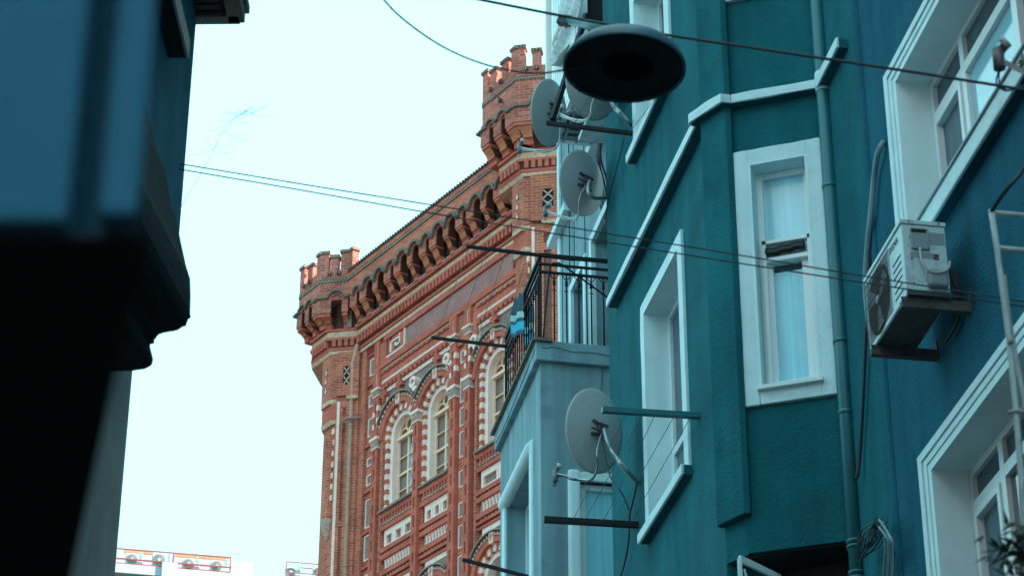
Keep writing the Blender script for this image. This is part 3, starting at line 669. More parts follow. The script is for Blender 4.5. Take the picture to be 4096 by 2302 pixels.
# chamfer cladding of both shafts
def clad(k1, ks, ztop, L, lx):
    cc = A.P(k1 + .42, .42, 0); F = Wall((cc.x, cc.y), 100.5); F.n = -F.n
    f = MB(); l0 = F.sz(lx[0], lx[2], .1)[0]; l1 = F.sz(lx[1], lx[2], .1)[0]; z0, z1 = ztop - .98, ztop - .42
    f.box(F, .0, l0, -.1, .10, ztop - 1.30, ztop); f.box(F, l1, L, -.1, .10, ztop - 1.30, ztop); f.box(F, l0, l1, -.1, .10, ztop - 1.30, z0); f.box(F, l0, l1, -.1, .10, z1, ztop); rb(f, 'chamfer_wall', 'brick')
    v = MB(); v.box(F, l0, l1, -.05, .02, z0, z1); rb(v, 'opening', 'void')
    la = MB(); h = (z1 - z0) / 2
    for i in range(2):
        for a, b in (((l0, z0 + h * i), (l1, z0 + h * (i + 1))), ((l1, z0 + h * i), (l0, z0 + h * (i + 1)))):
            la.bar(F.P(a[0], .055, a[1]), F.P(b[0], .055, b[1]), .035, .03, F.n)
    rb(la, 'stone_lattice', 'marble_old')
    s = MB(); s.box(F, .28, L, .0, .125, ztop - 1.42, ztop - 1.32); rb(s, 'stone_band', 'stone')
    q = MB(); q.box(F, .02, .095, -.02, .045, 10, ztop - 1.45); rb(q, 'white_quoin', 'marble')
    w_ = MB(); w_.box(F, .095, l0 + .02, -.02, .03, 10, ztop - 1.42); w_.box(F, l1 - .07, L, -.02, .03, 10, ztop - 1.42)
    z = 10
    sl_ = [(ztop - 1.9, ztop - 1.65), (ztop - 4.9, ztop - 2.1), (ztop - 8.3, ztop - 5.05), (ztop - 11.5, ztop - 8.5)]
    for a, b in sorted(sl_):
        w_.box(F, l0 + .02, l1 - .07, -.02, .03, z, a); z = b
    w_.box(F, l0 + .02, l1 - .07, -.02, .03, z, ztop - 1.42); rb(w_, 'chamfer_wall', 'brick')
    for a, b in sl_:
        g = MB(); g.box(F, l0 + .02, l1 - .07, -.02, -.0, a, b); rb(g, 'rubble_slot', 'greystone')
    # narrow faces: crosses above, arcading below
    return F
zL_ = 31.42; kshL = A.sz(1290, 1500, .56)[0] + .56; shaft(7.35, kshL, zL_, False); FL = clad(7.35, 0, zL_, .60, (1373, 1399, 1470))
kshR = A.sz(2049.5, 720, .56)[0] + .56; k1R = A.sz(2092, 720, .56)[0] - .56; zR_ = zlR - .78; shaft(k1R, kshR, zR_, True); FRr = clad(k1R, 0, zR_, .95, (2168, 2213, 720))
for k1, k2, zt_ in ((7.38, kshL, zL_), (k1R + .03, kshR, zR_)):
    sc0 = (k1 + .56 + k2 - .56) / 2; F = Wall((A.P(0, .56, 0).x, A.P(0, .56, 0).y), -34.5)
    for i in range(3):
        z = zt_ - .45 - i * .28; o_ = MB(); o_.box(F, sc0 - .055, sc0 + .055, -.02, .003, z - .09, z + .09); oo = rb(o_, 'cross_opening', 'void')
        c = MB(); c.box(F, sc0 - .016, sc0 + .016, 0, .016, z - .08, z + .08); c.box(F, sc0 - .045, sc0 + .045, 0, .014, z - .02, z + .02); rb(c, 'cross', 'marble', oo)
    F2 = Wall((A.P(0, .42, 0).x, A.P(0, .42, 0).y), -34.5); m_ = MB(); z = zt_ - 2.2
    while z > zt_ - 4.3: m_.box(F2, k1 + .44, k1 + .53, -.02, .04, z - .16, z); z -= .32
    rb(m_, 'marble_quoins', 'marble'); m_ = MB()
    m_.lathe(F2.P(k1 + .62, .02, zt_ - 5.35), (0, 0, 1), [(.02, 0), (.05, .08), (.09, .12), (.09, .2), (.14, .3), (.14, .36), (.19, .42), (.19, .55)], 10); rb(m_, 'corbel', 'marble_old')
    m_ = MB(); m_.lathe(F2.P(k1 + .62, .02, zt_ - 4.8), (0, 0, 1), [(.17, 0), (.17, .3), (.13, .32), (.13, 2.1), (.17, 2.15), (.17, 2.4)], 8); rb(m_, 'turret', 'brick')
# slit window of the left tower, downpipe and its hose
Fs = Wall((A.P(7.36 + .56, .56, 0).x, A.P(7.36 + .56, .56, 0).y), 100.5); Fs.n = -Fs.n
g = MB(); g.box(Fs, .40, .52, -.2, .02, 32.22, 32.72); rb(g, 'slit_window', 'greystone')
dp = MB(); x0 = A.sz(1403, 1700, .16)[0]; pz = [A.P(x0 - .08, .10, 31.62), A.P(x0 - .07, .14, 31.3), A.P(x0, .18, 31.05), A.P(x0, .16, 30.9), A.P(x0, .16, 12)]
dp.tube(pz, .062, 10)
for z in (30.9, 29.2, 27.3, 25.2, 23.2): dp.lathe(A.P(x0, .16, z), (0, 0, 1), [(.062, 0), (.072, .005), (.072, .06), (.062, .065)], 10)
o = rb(dp, 'downpipe', 'rust_pipe')
hs = MB(); hs.tube(smooth([A.P(x0 + .12, .34, 29.12), A.P(x0 + .08, .38, 29.28), A.P(x0 - .02, .34, 29.36), A.P(x0 - .34, .08, 29.36)], 5), .035, 8); rb(hs, 'hose', 'greystone')
# pigeon on the right tower
pp = A.hit(2001, 402, 1.06); pg = MB(); k = .10
pg.ball(pp + Vector((0, 0, 0)), .06, .048, .075, 12, 8, Matrix.Rotation(R_(25), 3, 'Y')); pg.ball(pp + Vector((-.04, 0, .085)), .03, .028, .032, 10, 6)
pg.tube([pp + Vector((-.06, 0, .087)), pp + Vector((-.09, 0, .08))], .009, 6, r1=.002); pg.loft([pp + Vector(v) for v in ((.04, -.02, -.02), (.04, .02, -.02), (.04, .02, -.045), (.04, -.02, -.045))], [pp + Vector(v) for v in ((.09, -.025, -.09), (.09, .025, -.09), (.09, .025, -.10), (.09, -.025, -.10))])
for dy in (-.015, .015): pg.tube([pp + Vector((-.01, dy, -.05)), pp + Vector((-.015, dy, -.095))], .005, 5)
tag(pg.build('pigeon', M['pigeon'], loc=pp), 'dark pigeon perched on the arched moulding of the right brick tower', 'pigeon')

# ================================================================== TEAL HOUSE
V = at(2848, 900, 16); T = Wall(V, -11); PLw = Wall(V, -38.5); Rp = PLw.hit(2945, 900); Cw = Wall(Rp, -70.5)
Kp = Cw.hit(3345, 1100); T2 = Wall(Kp, -9.5); Jp = T2.hit(3500, 1100); B = Wall(Jp, -9)
def holed(mb, W, s0, s1, z0, z1, n0, n1, holes):
    ss = sorted({s0, s1, *[h[0] for h in holes], *[h[1] for h in holes]}); zs = sorted({z0, z1, *[h[2] for h in holes], *[h[3] for h in holes]})
    ss = [s for s in ss if s0 <= s <= s1]; zs = [z for z in zs if z0 <= z <= z1]
    for a, b in zip(ss, ss[1:]):
        run = None
        for c, d in zip(zs, zs[1:]):
            hole = any(h[0] <= (a + b) / 2 <= h[1] and h[2] <= (c + d) / 2 <= h[3] for h in holes)
            if not hole: run = (run[0], d) if run else (c, d)
            if hole and run: mb.box(W, a, b, n0, n1, *run); run = None
        if run: mb.box(W, a, b, n0, n1, *run)
def frame_bars(mb, W, s0, s1, z0, z1, n0, n1, t, vs=(), hs=(), tv=None, th=None):
    mb.box(W, s0, s0 + t, n0, n1, z0, z1); mb.box(W, s1 - t, s1, n0, n1, z0, z1)
    mb.box(W, s0 + t, s1 - t, n0, n1 - .002, z0, z0 + t); mb.box(W, s0 + t, s1 - t, n0, n1 - .002, z1 - t, z1)
    tv = tv or t; th = th or t
    for v in vs: mb.box(W, v - tv / 2, v + tv / 2, n0 + .001, n1 - .001, z0 + t, z1 - t)
    for h in hs: mb.box(W, s0 + t, s1 - t, n0 + .002, n1 - .004, h - th / 2, h + th / 2)
def rough(ob, w=.012, sc=9, sub=2):
    """slightly wavy hand-laid plaster edges"""
    m = ob.modifiers.new('sub', 'SUBSURF'); m.subdivision_type = 'SIMPLE'; m.levels = m.render_levels = sub
    tx = bpy.data.textures.get('wobble') or bpy.data.textures.new('wobble', 'CLOUDS'); tx.noise_scale = .12
    d = ob.modifiers.new('disp', 'DISPLACE'); d.texture = tx; d.strength = w; d.mid_level = .5; d.texture_coords = 'GLOBAL'
TH = thing('teal_house', 'teal stucco house with pale trimmed windows, a stepped front and a drainpipe', 'house', T.P(1, -1, 0))
tb = lambda mb, name, m, par=None, bevel=0: mb.build(name, M[m], par or TH, bevel)
HT = 19
holesT = [(.0, .25, .0, 7.95), (.92, 2.09, 9.27, 11.25), (1.08, 2.16, 12.93, 14.5)]
w_ = MB(); holed(w_, T, .0, 3.42, 0, HT, -.34, 0, holesT); tb(w_, 'street_wall', 'teal')
w_ = MB(); w_.box(T, 3.10, 3.42, -6, -.34, 0, HT); tb(w_, 'end_wall', 'teal')
w_ = MB(); holed(w_, Cw, -.76, 0.03, 8.14, HT, -.30, 0, [(-.575, -.122, 9.376, 11.30), (-.575, -.122, 12.95, 15)]); tb(w_, 'front_wall', 'teal')
w_ = MB(); w_.box(T2, -.86, .05, -.3, 0, 0, HT); tb(w_, 'side_wall', 'teal')
# corner pilaster, proud of both faces
o5 = .045
a = T.P(.02, o5, 0); b_ = T.P(.0, o5, 0) + PLw.n * .02; c = Cw.P(.02, o5, 0) + PLw.n * .02; d = Cw.P(-.012, o5, 0); e = Cw.P(-.012, -.2, 0); f = T.P(.02, -.2, 0)
w_ = MB(); w_.plan([a, b_, c, d, e, f], 8.42, HT); o = tb(w_, 'corner_pilaster', 'teal', bevel=.006)
w_ = MB(); w_.plan([T.P(.02, -.005, 0), V, Rp, Cw.P(0, -.005, 0), Cw.P(0, -.25, 0), T.P(.02, -.25, 0)], 8.14, 8.43); tb(w_, 'corner_wall', 'teal')
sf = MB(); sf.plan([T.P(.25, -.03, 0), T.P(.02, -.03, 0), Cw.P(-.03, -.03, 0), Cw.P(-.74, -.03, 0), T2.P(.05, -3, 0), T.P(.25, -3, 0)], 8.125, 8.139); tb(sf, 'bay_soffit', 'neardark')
# rounded haunch where the street wall meets the soffit and a dark fill painted as shade under the bay
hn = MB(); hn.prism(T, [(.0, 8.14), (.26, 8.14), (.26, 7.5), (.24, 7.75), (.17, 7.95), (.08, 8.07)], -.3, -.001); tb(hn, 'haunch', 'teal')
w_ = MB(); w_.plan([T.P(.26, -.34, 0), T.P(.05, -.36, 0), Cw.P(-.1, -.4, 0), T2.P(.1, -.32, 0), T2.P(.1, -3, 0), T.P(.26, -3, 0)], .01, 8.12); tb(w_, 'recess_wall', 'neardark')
# moulded band that climbs the facades
bd = MB(); z0, z1, n1 = 11.825, 11.905, .10
pts_o = [T.P(3.10, n1, 0), T.P(.05, n1, 0), T.P(.03, n1 + o5, 0), T.P(0, n1 + o5, 0) + PLw.n * .01, Cw.P(.03, n1 + o5, 0) + PLw.n * .01, Cw.P(-.03, n1 + .01, 0), Cw.P(-.70, n1, 0)]
pts_i = [T.P(3.10, -.02, 0), T.P(.05, -.02, 0), T.P(.03, -.02, 0), T.P(0, -.02, 0), Cw.P(.0, -.02, 0), Cw.P(-.03, -.02, 0), Cw.P(-.70, -.02, 0)]
pts_m = [pts_o[i] - (pts_o[i] - pts_i[i]).normalized() * .022 for i in range(7)]
for i in range(6):
    bd.plan([pts_m[i], pts_m[i + 1], pts_o[i + 1], pts_o[i]], z0, z1)
o = tb(bd, 'string_band', 'trim', bevel=.006); rough(o, .02)
bd = MB()
for i in range(6): bd.plan([pts_i[i], pts_i[i + 1], pts_m[i + 1], pts_m[i]], z0 + .004, z1 - .004)
tb(bd, 'band_underside', 'teal')
bd = MB(); bd.box(T2, -.66, -.10, .07, .09, 11.80, 11.89); o = tb(bd, 'string_band', 'trim', bevel=.006); rough(o, .015)
bd = MB(); bd.box(T2, -.655, -.105, -.02, .07, 11.804, 11.886); tb(bd, 'band_underside', 'teal')
# ---- street windows with deep pale reveals
def street_window(W, s0, s1, z0, z1, out, d, sash, curtain='curtain_dark', sillz=True):
    so_, si_ = out, 0
    f = MB()
    f.box(W, s1, s1 + out, -.01, .025, z0 - .02, z1 + out); f.box(W, s0 - out, s0, -.01, .025, z0 - .02, z1 + out); f.box(W, s0, s1, -.01, .0245, z1, z1 + out)
    o = tb(f, 'window_surround', 'trim', bevel=.004); rough(o, .008, sub=3)
    r = MB(); r.box(W, s1 - .02, s1 + .004, -d - .05, .026, z0, z1); r.box(W, s0 - .004, s0 + .02, -d - .05, .026, z0, z1); r.box(W, s0, s1, -d - .05, .0255, z1 - .02, z1 + .003); tb(r, 'window_reveal', 'reveal_in')
    if sillz:
        g = MB(); g.box(W, s0 - out - .02, s1 + out + .02, .065, .09, z0 - .085, z0); o = tb(g, 'sill', 'trim', bevel=.008); rough(o, .014)
        g = MB(); g.box(W, s0 - out - .015, s1 + out + .015, -d, .066, z0 - .08, z0 - .002); tb(g, 'sill_underside', 'teal')
    fr = MB(); frame_bars(fr, W, s0 + .02, s1 - .02, z0, z1 - .02, -d - .05, -d, .05, sash[0], sash[1], .08, .07)
    fo = tb(fr, 'window', 'upvc', bevel=.003)
    g = MB(); g.box(W, s0 + .06, s1 - .06, -d - .04, -d - .03, z0 + .04, z1 - .06); tb(g, 'pane', curtain, fo)
street_window(T, .92, 2.09, 9.27, 11.25, .10, .185, ([1.52], [9.95]), 'curtain_dark')
q_ = MB(); q_.box(T, .7, 2.4, -.42, -.345, 8.6, 15); tb(q_, 'dark_interior', 'void')
q_ = MB(); q_.box(Cw, -.7, -.02, -.40, -.305, 8.6, 15.4); tb(q_, 'dark_interior', 'void')
street_window(T, 1.08, 2.16, 12.93, 14.5, .12, .20, ([1.6], [13.6]), 'curtain_dark')
# ---- tall narrow window of the front face
f = MB(); holed(f, Cw, -.688, -.006, 9.26, 11.42, -.01, .035, [(-.578, -.122, 9.376, 11.30)]); o = tb(f, 'window_surround', 'trim', bevel=.006); rough(o, .01, sub=3)
f = MB(); holed(f, Cw, -.688, -.006, 12.83, 15.2, -.01, .04, [(-.575, -.122, 12.95, 15)]); o = tb(f, 'window_surround', 'trim', bevel=.006); rough(o, .01, sub=2)
r = MB(); d = .12
r.box(Cw, -.140, -.118, -.25, .036, 9.376, 11.30); r.box(Cw, -.58, -.560, -.25, .036, 9.376, 11.30); r.box(Cw, -.578, -.122, -.25, .0355, 11.28, 11.303); tb(r, 'window_reveal', 'reveal_in')
fr = MB(); frame_bars(fr, Cw, -.56, -.14, 9.40, 11.28, -.17, -d, .05, (), (10.56,), .05, .05)
fo = tb(fr, 'window', 'upvc', bevel=.003)
fr = MB(); frame_bars(fr, Cw, -.516, -.184, 9.445, 10.53, -.16, -d + .01, .055); tb(fr, 'sash', 'upvc', fo, bevel=.003)
fr = MB(); frame_bars(fr, Cw, -.552, -.172, 9.42, 10.66, -d, -d + .06, .032); fr.box(Cw, -.52, -.205, -d + .01, -d + .055, 10.475, 10.51); tb(fr, 'fly_screen_frame', 'upvc', fo, bevel=.003)
k_ = MB()
for s in (-.552, -.205): k_ = MB(); k_.box(Cw, s + .002, s + .03, -d + .05, -d + .066, 10.628, 10.655); tb(k_, 'corner_bracket', 'black', fo)
rs = MB(); pts = [Cw.P(-.20 - .30 * i / 14, -d + .05, 10.545 + .006 * math.sin(i * 1.3) + .028 * i / 14) for i in range(15)]
rs.tube(pts, .026, 8); rs.tube([p + Vector((0, 0, .03)) for p in pts], .02, 8); tb(rs, 'rolled_fly_screen', 'black', fo)
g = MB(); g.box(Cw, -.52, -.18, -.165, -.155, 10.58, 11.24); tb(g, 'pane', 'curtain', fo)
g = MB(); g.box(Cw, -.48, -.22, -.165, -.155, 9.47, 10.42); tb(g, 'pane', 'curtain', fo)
g = MB(); g.box(Cw, -.48, -.22, -.166, -.158, 10.42, 10.52); tb(g, 'pane', 'glass_dark', fo)
g = MB(); g.box(Cw, -.60, -.108, -.16, .075, 9.365, 9.40); tb(g, 'sill', 'upvc', None, .004)
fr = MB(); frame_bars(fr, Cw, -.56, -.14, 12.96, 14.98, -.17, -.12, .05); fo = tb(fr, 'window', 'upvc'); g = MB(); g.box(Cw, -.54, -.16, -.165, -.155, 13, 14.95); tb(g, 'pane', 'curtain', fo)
# ---- drainpipe
px_, pn = [], .085
def pipe_at(y, x): return None
s_p = Cw.sz(3330, 900, .09)[0]; base = Cw.P(s_p, .09, 0)
pp_ = MB(); pp_.tube([base + Vector((0, 0, z)) for z in (HT, 12.0, 9.6, 7.6)], .052, 16)
for z in (10.92, 9.05): pp_.lathe(base + Vector((0, 0, z)), (0, 0, 1), [(.052, 0), (.060, .004), (.060, .03), (.052, .034)], 16)
for z in (8.03, 7.80): pp_.lathe(base + Vector((0, 0, z)), (0, 0, 1), [(.052, 0), (.064, .005), (.064, .02), (.052, .025), (.052, .04), (.064, .045), (.064, .06), (.052, .065)], 16)
po = tb(pp_, 'drainpipe', 'teal_pipe')
q = MB(); q.lathe(base + Vector((0, 0, 11.78)), (0, 0, 1), [(.050, 0), (.0575, 0), (.0585, .14), (.055, .17), (.050, .175)], 16); tb(q, 'white_collar', 'trim', po)
q = MB(); q.lathe(base + Vector((0, 0, 9.62)), (0, 0, 1), [(.05, 0), (.0575, .0), (.0575, .03), (.05, .03)], 16); q.box(Cw, s_p - .13, s_p - .05, .05, .075, 9.62, 9.65); tb(q, 'pipe_clip', 'teal_pipe', po)

# ================================================================== BLUE HOUSE
BH = thing('blue_house', 'blue stucco house at the right edge with wide moulded windows', 'house', B.P(-3, -2, 0))
bb_ = lambda mb, name, m, par=None, bevel=0: mb.build(name, M[m], par or BH, bevel)
w_ = MB(); holed(w_, B, -22, -.03, 0, HT, -.4, .01, [(-3.3, -.83, 9.49, 10.83), (-3.3, -.86, 5.9, 7.905)]); bb_(w_, 'street_wall', 'blue')
w_ = MB(); w_.plan([T2.P(-.85, .0, 0), B.P(-.05, .012, 0), B.P(-.13, .0125, 0), B.P(-.10, .03, 0), B.P(-.03, .028, 0)], 0, HT); o = bb_(w_, 'plaster_seam', 'blue'); rough(o, .02)
w_ = MB(); w_.box(B, -22, -2, -6, -5.8, 0, HT); bb_(w_, 'rear_wall', 'blue')
def moulded(s1, z1, s0, z0, d, sill):
    W = B
    f = MB()
    for k, (o0, o1, n) in enumerate([(.0, .055, .028), (.055, .065, .020), (.065, .12, .034), (.12, .13, .026), (.13, .20, .044)]):
        f.box(W, s1 + o0, s1 + o1, .0, n, z0, z1 + o1 * .82); f.box(W, s0, s1 + o0, .0, n - .0005, z1 + o0 * .82, z1 + o1 * .82)
    bb_(f, 'window_surround', 'trim', None, .003)
    r = MB(); r.box(W, s1 - .012, s1 + .004, -d - .06, .031, z0, z1); r.box(W, s0, s1, -d - .06, .031, z1 - .012, z1 + .004); bb_(r, 'window_reveal', 'reveal_in')
    if sill:
        g = MB(); g.box(W, s0, s1 + .22, .075, .10, z0 - .15, z0 - .012); o = bb_(g, 'sill', 'trim', None, .01); rough(o, .008)
        g = MB(); g.box(W, s0, s1 + .215, -d - .05, .076, z0 - .145, z0 - .012); bb_(g, 'sill_underside', 'blue')
        g = MB(); g.box(W, s0, s1 + .18, -d - .05, .115, z0 - .012, z0 + .004); bb_(g, 'sill_slab', 'ac_grey')
moulded(-.83, 10.83, -3.3, 9.49, .21, True); moulded(-.86, 7.905, -3.3, 5.9, .21, False)
def casement(W, s1, s0, z0, z1, d, trans, mull, panes):
    fr = MB(); frame_bars(fr, W, s0, s1 - .012, z0, z1 - .012, -d - .06, -d, .05, mull, (), .075)
    cols = [s1 - .062] + [m for m in mull] + [s0]
    for i in range(len(cols) - 1):
        a = cols[i] - (.0375 if i else 0); b = cols[i + 1] + .0375
        fr.box(W, b, a, -d - .058, -d - .001, trans - .04, trans + .04)
    fo = bb_(fr, 'window', 'upvc', None, .003)
    for i in range(len(cols) - 1):
        a = cols[i] - (.0375 if i else 0); b = cols[i + 1] + .0375
        if i % 2 == 0:
            f2 = MB(); frame_bars(f2, W, b + .005, a - .005, z0 + .05, trans - .045, -d - .05, -d + .015, .045); bb_(f2, 'sash', 'upvc', fo, .003)
        g = MB(); g.box(W, b, a, -d - .045, -d - .035, z0 + .04, trans - .04); bb_(g, 'pane', panes[i % len(panes)], fo)
        g = MB(); g.box(W, b, a, -d - .045, -d - .035, trans + .04, z1 - .06); bb_(g, 'pane', 'glass_dark', fo)
m1 = B.sz(3300 + 900 / 1.609, 600 / 1.609, -.21)[0]; m2 = B.sz(4072, 200, -.21)[0]; tz = B.sz(3300 + 770 / 1.609, 650 / 1.609, -.21)[1]
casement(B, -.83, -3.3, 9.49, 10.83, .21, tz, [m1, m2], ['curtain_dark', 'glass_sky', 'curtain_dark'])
m3 = B.sz(3820 + 350 / 1.804, 1500 + 800 / 1.804, -.21)[0]; tz2 = B.sz(3820 + 220 / 1.804, 1500 + 850 / 1.804, -.21)[1]
casement(B, -.86, -3.3, 5.9, 7.905, .21, tz2, [m3, m3 - .75], ['curtain_dark', 'glass_dark'])
q_ = MB(); q_.box(B, -3.5, -.5, -.5, -.405, 4.5, 11.6); bb_(q_, 'dark_interior', 'void')
# ---- air conditioner on the blue wall
a1 = lambda x, y, n: B.sz(3440 + x / 3.448, 860 + y / 3.448, n)
nF, nB = .42, .14
s1a, zt_ = a1(560, 75, nF); _, zb_ = a1(520, 1290, nF); s2a, _ = a1(60, 860, nF)
AC = thing('air_conditioner', 'dirty white air conditioner on rusty brackets under the blue house window', 'air conditioner', B.P(s1a, nB, zb_))
ab = lambda mb, name, m, par=None, bevel=0: mb.build(name, M[m], par or AC, bevel)
m_ = MB(); m_.box(B, s1a, s2a, nB, nF, zb_, zt_ - .02); ab(m_, 'casing', 'ac', None, .008)
m_ = MB(); m_.box(B, s1a - .008, s2a + .008, nB - .005, nF + .01, zt_ - .02, zt_ + .008); lid = ab(m_, 'lid', 'ac', None, .003)
m_ = MB()
for s, n in ((s1a + .0, nF - .05), (s1a, nB + .04)): m_.ball(B.P(s - .009, n, zt_ - .006), .006, seg=8, rings=6)
for z in (.08, .25, .40): m_.ball(B.P(s1a - .002, nF - .05, zb_ + z), .006, seg=8, rings=6)
ab(m_, 'screws', 'black', lid)
Ws = s2a - s1a; Hs = zt_ - zb_; cg = s1a + Ws * .66; cz = zb_ + Hs * .46; rg = min(Hs * .44, Ws * .33)
m_ = MB(); m_.box(B, cg - rg * 1.08, cg + rg * 1.08, nF, nF + .0015, zb_ + .03, zt_ - .05); ab(m_, 'coil_panel', 'ac_grey')
m_ = MB(); m_.ring(B, cg, cz, 0.01, rg, nF + .001, nF + .003, 0, 360, 32); fo = ab(m_, 'fan_opening', 'void')
m_ = MB(); m_.box(B, s1a + .01, s2a - .01, nB + .01, nF - .015, zb_ - .004, zb_ - .001); ab(m_, 'underside_shade', 'rust')  # dark sheet that paints shade onto the underside of the pale casing
m_ = MB(); n = 26
for i in range(n + 1):
    s = cg - rg * 1.06 + 2.12 * rg * i / n; m_.tube([B.P(s, nF + .004, zb_ + .03), B.P(s, nF + .014, zb_ + .05), B.P(s, nF + .014, zt_ - .08), B.P(s, nF + .004, zt_ - .05)], .0018, 4)
for z in (cz - rg * .6, cz - .2 * rg, cz + rg * .2, cz + rg * .6): m_.tube([B.P(cg - rg * 1.06, nF + .016, z), B.P(cg + rg * 1.06, nF + .016, z)], .002, 4)
ab(m_, 'fan_grille', 'rust')
m_ = MB()
for i in range(3):
    t = i * 2.094 + .4
    m_.prism(B, [(cg + r * math.cos(t + a), cz + r * math.sin(t + a)) for r, a in ((.02, 0), (rg * .9, -.25), (rg * .92, .35), (.03, .8))], nF + .004, nF + .008)
m_.lathe(B.P(cg, nF + .003, cz), B.n, [(.03, 0), (.03, .012), (0, .015)], 12); ab(m_, 'fan_blades', 'lnb', fo)
m_ = MB()
for i in range(6): m_.box(B, s1a + .05, s1a + .21, nF + .0005, nF + .004, zb_ + .06 + i * .048, zb_ + .066 + i * .048)
ab(m_, 'louvre_slots', 'void')
def text(body, W_o, ex, ey, size, name, m, par, depth=.002):
    cu = bpy.data.curves.new('t', 'FONT'); cu.body = body; cu.size = size; cu.extrude = depth
    ob = bpy.data.objects.new('t', cu); C.objects.link(ob); bpy.context.view_layer.update()
    me = bpy.data.meshes.new_from_object(ob.evaluated_get(bpy.context.evaluated_depsgraph_get())); bpy.data.objects.remove(ob); bpy.data.curves.remove(cu)
    ez = ex.cross(ey); R = Matrix((ex, ey, ez)).transposed().to_4x4(); R.translation = Vector(W_o) - Vector(par['_o']); me.transform(R)
    me.materials.clear(); me.materials.append(M[m]); o = bpy.data.objects.new(name, me); C.objects.link(o); o.parent = par; return o
text('SIGMA', B.P(s1a + .26, nF + .001, zt_ - .105), -B.d, Vector((0, 0, 1)), .062, 'lettering', 'ink', AC)
# valve side, facing the camera
E_ = Wall(B.P(s1a, 0, 0), 81); E_.n = -B.d; E_.d = -B.n      # s runs in towards the wall, n towards the camera
def en(n): return -n
m_ = MB(); m_.box(E_, -(nF - .05), -(nF - .17), .0, .018, zt_ - .20, zt_ - .05); cvr = ab(m_, 'wiring_cover', 'ac_grey', None, .008)
m_ = MB(); m_.box(E_, -(nF - .055), -(nF - .15), .018, .0195, zt_ - .085, zt_ - .06); ab(m_, 'hand_slot', 'void', cvr)
m_ = MB(); m_.box(E_, -(nF - .175), -(nB + .01), .0, .0015, zt_ - .155, zt_ - .07); ab(m_, 'faded_sticker', 'ac_grey')
m_ = MB(); m_.box(E_, -(nF - .045), -(nF - .19), .0, .0015, zt_ - .255, zt_ - .215); st = ab(m_, 'rating_sticker', 'ac_grey'); m_ = MB(); m_.box(E_, -(nF - .19), -(nF - .225), .0, .002, zt_ - .262, zt_ - .22); ab(m_, 'dark_label', 'rust', st)
m_ = MB(); m_.box(E_, -(nF - .13), -(nB + .02), .0, .05, zb_ + .05, zb_ + .17); ab(m_, 'valve_cover', 'ac_grey', None, .02)
m_ = MB(); m_.tube(smooth([E_.P(-(nF - .10), .025, zt_ - .20), E_.P(-(nF - .10), .04, zt_ - .30), E_.P(-(nF - .14), .05, zt_ - .37), E_.P(-(nF - .21), .055, zt_ - .375), E_.P(-(nB + .02), .05, zt_ - .34), E_.P(-(nB), .03, zt_ - .28)], 6), .008, 8); ab(m_, 'power_lead', 'cable_pale')
m_ = MB(); m_.box(E_, -nF, -nB, .0, .012, zb_ - .005, zb_ + .03); ab(m_, 'foot_rail', 'rust')
for ss in (s1a + .02, s2a - .12):
    m_ = MB(); m_.box(B, ss, ss + .045, .0, nF + .03, zb_ - .075, zb_ - .03); m_.box(B, ss, ss + .008, .0, nF + .03, zb_ - .03, zb_ - .005); m_.box(B, ss, ss + .04, .01, .02, zb_ - .08, zb_ + .06); ab(m_, 'wall_bracket', 'rust', None, .003)
m_ = MB()
for k in range(3): m_.tube(smooth([B.P(s1a + .1 + .03 * k, .14, zb_ + .28), B.P(s1a + .06, .07 + .02 * k, zb_ + .2), B.P(s1a + .10, .05, zb_ + .0), B.P(s1a + .20 + k * .03, .05, zb_ - .07), B.P(s1a + .40, .06, zb_ - .10)], 6), .010, 8)
ab(m_, 'insulated_pipes', 'black')
# conduits beside the drainpipe
m_ = MB(); P_ = lambda x, y, n=.05: T2.hit(x, y, n)
m_.tube(smooth([B.hit(3537, 565, .02), B.hit(3512, 610, .06), P_(3497, 700), P_(3486, 820), P_(3478, 900), P_(3468, 1000), P_(3462, 1150), P_(3478, 1300), P_(3492, 1370), B.hit(3520, 1400, .12)], 6), .020, 10)
tag(m_.build('insulated_pipe', M['lightblue'], loc=P_(3480, 900)), 'pale blue lagged pipe arching out of the blue wall beside the drainpipe', 'pipe')
m_ = MB(); pts = smooth([P_(3482, 930, .03), P_(3478, 1100, .03), P_(3466, 1300, .03), P_(3452, 1600, .03), P_(3440, 1800, .03), P_(3428, 1910, .05)], 40)
m_.tube(pts, .010, 8); 
for i in range(0, len(pts) - 1, 1): m_.tube([pts[i], pts[i] + (pts[i + 1] - pts[i]).normalized() * .006], .0145, 8)
tag(m_.build('corrugated_conduit', M['cable'], loc=pts[0]), 'thin dark corrugated conduit running down beside the teal drainpipe', 'conduit')

# ================================================================== PALE BLUE HOUSE further up
cL = at(2163, 1600, 21); LS = Wall(cL, -11); LF = Wall(cL, 79.5)
uL = at(2430, 1100, 21.5); LU = Wall(uL, -11)
LF.n = -LF.n if LF.n.y > 0 else LF.n
LH = thing('pale_blue_house', 'pale blue plastered house with a roof terrace between the teal house and the brick school', 'house', LS.P(1, -1.5, 0))
lb = lambda mb, name, m, par=None, bevel=0: mb.build(name, M[m], par or LH, bevel)
sFar = 2.07
w_ = MB(); holed(w_, LS, .0, sFar, 0, 12.28, -.3, 0, [(.45, 1.72, 8.4, 11.5)]); lb(w_, 'bay_street_wall', 'lightblue')
w_ = MB(); holed(w_, LF, 0, 1.6, 0, 12.28, -.3, 0, [(.37, 1.3, 8.0, 11.05)]); lb(w_, 'bay_front_wall', 'lightblue', None)
w_ = MB(); w_.box(LS, sFar - .25, sFar, -1.4, -.3, 0, 12.28); lb(w_, 'bay_end_wall', 'lightblue')
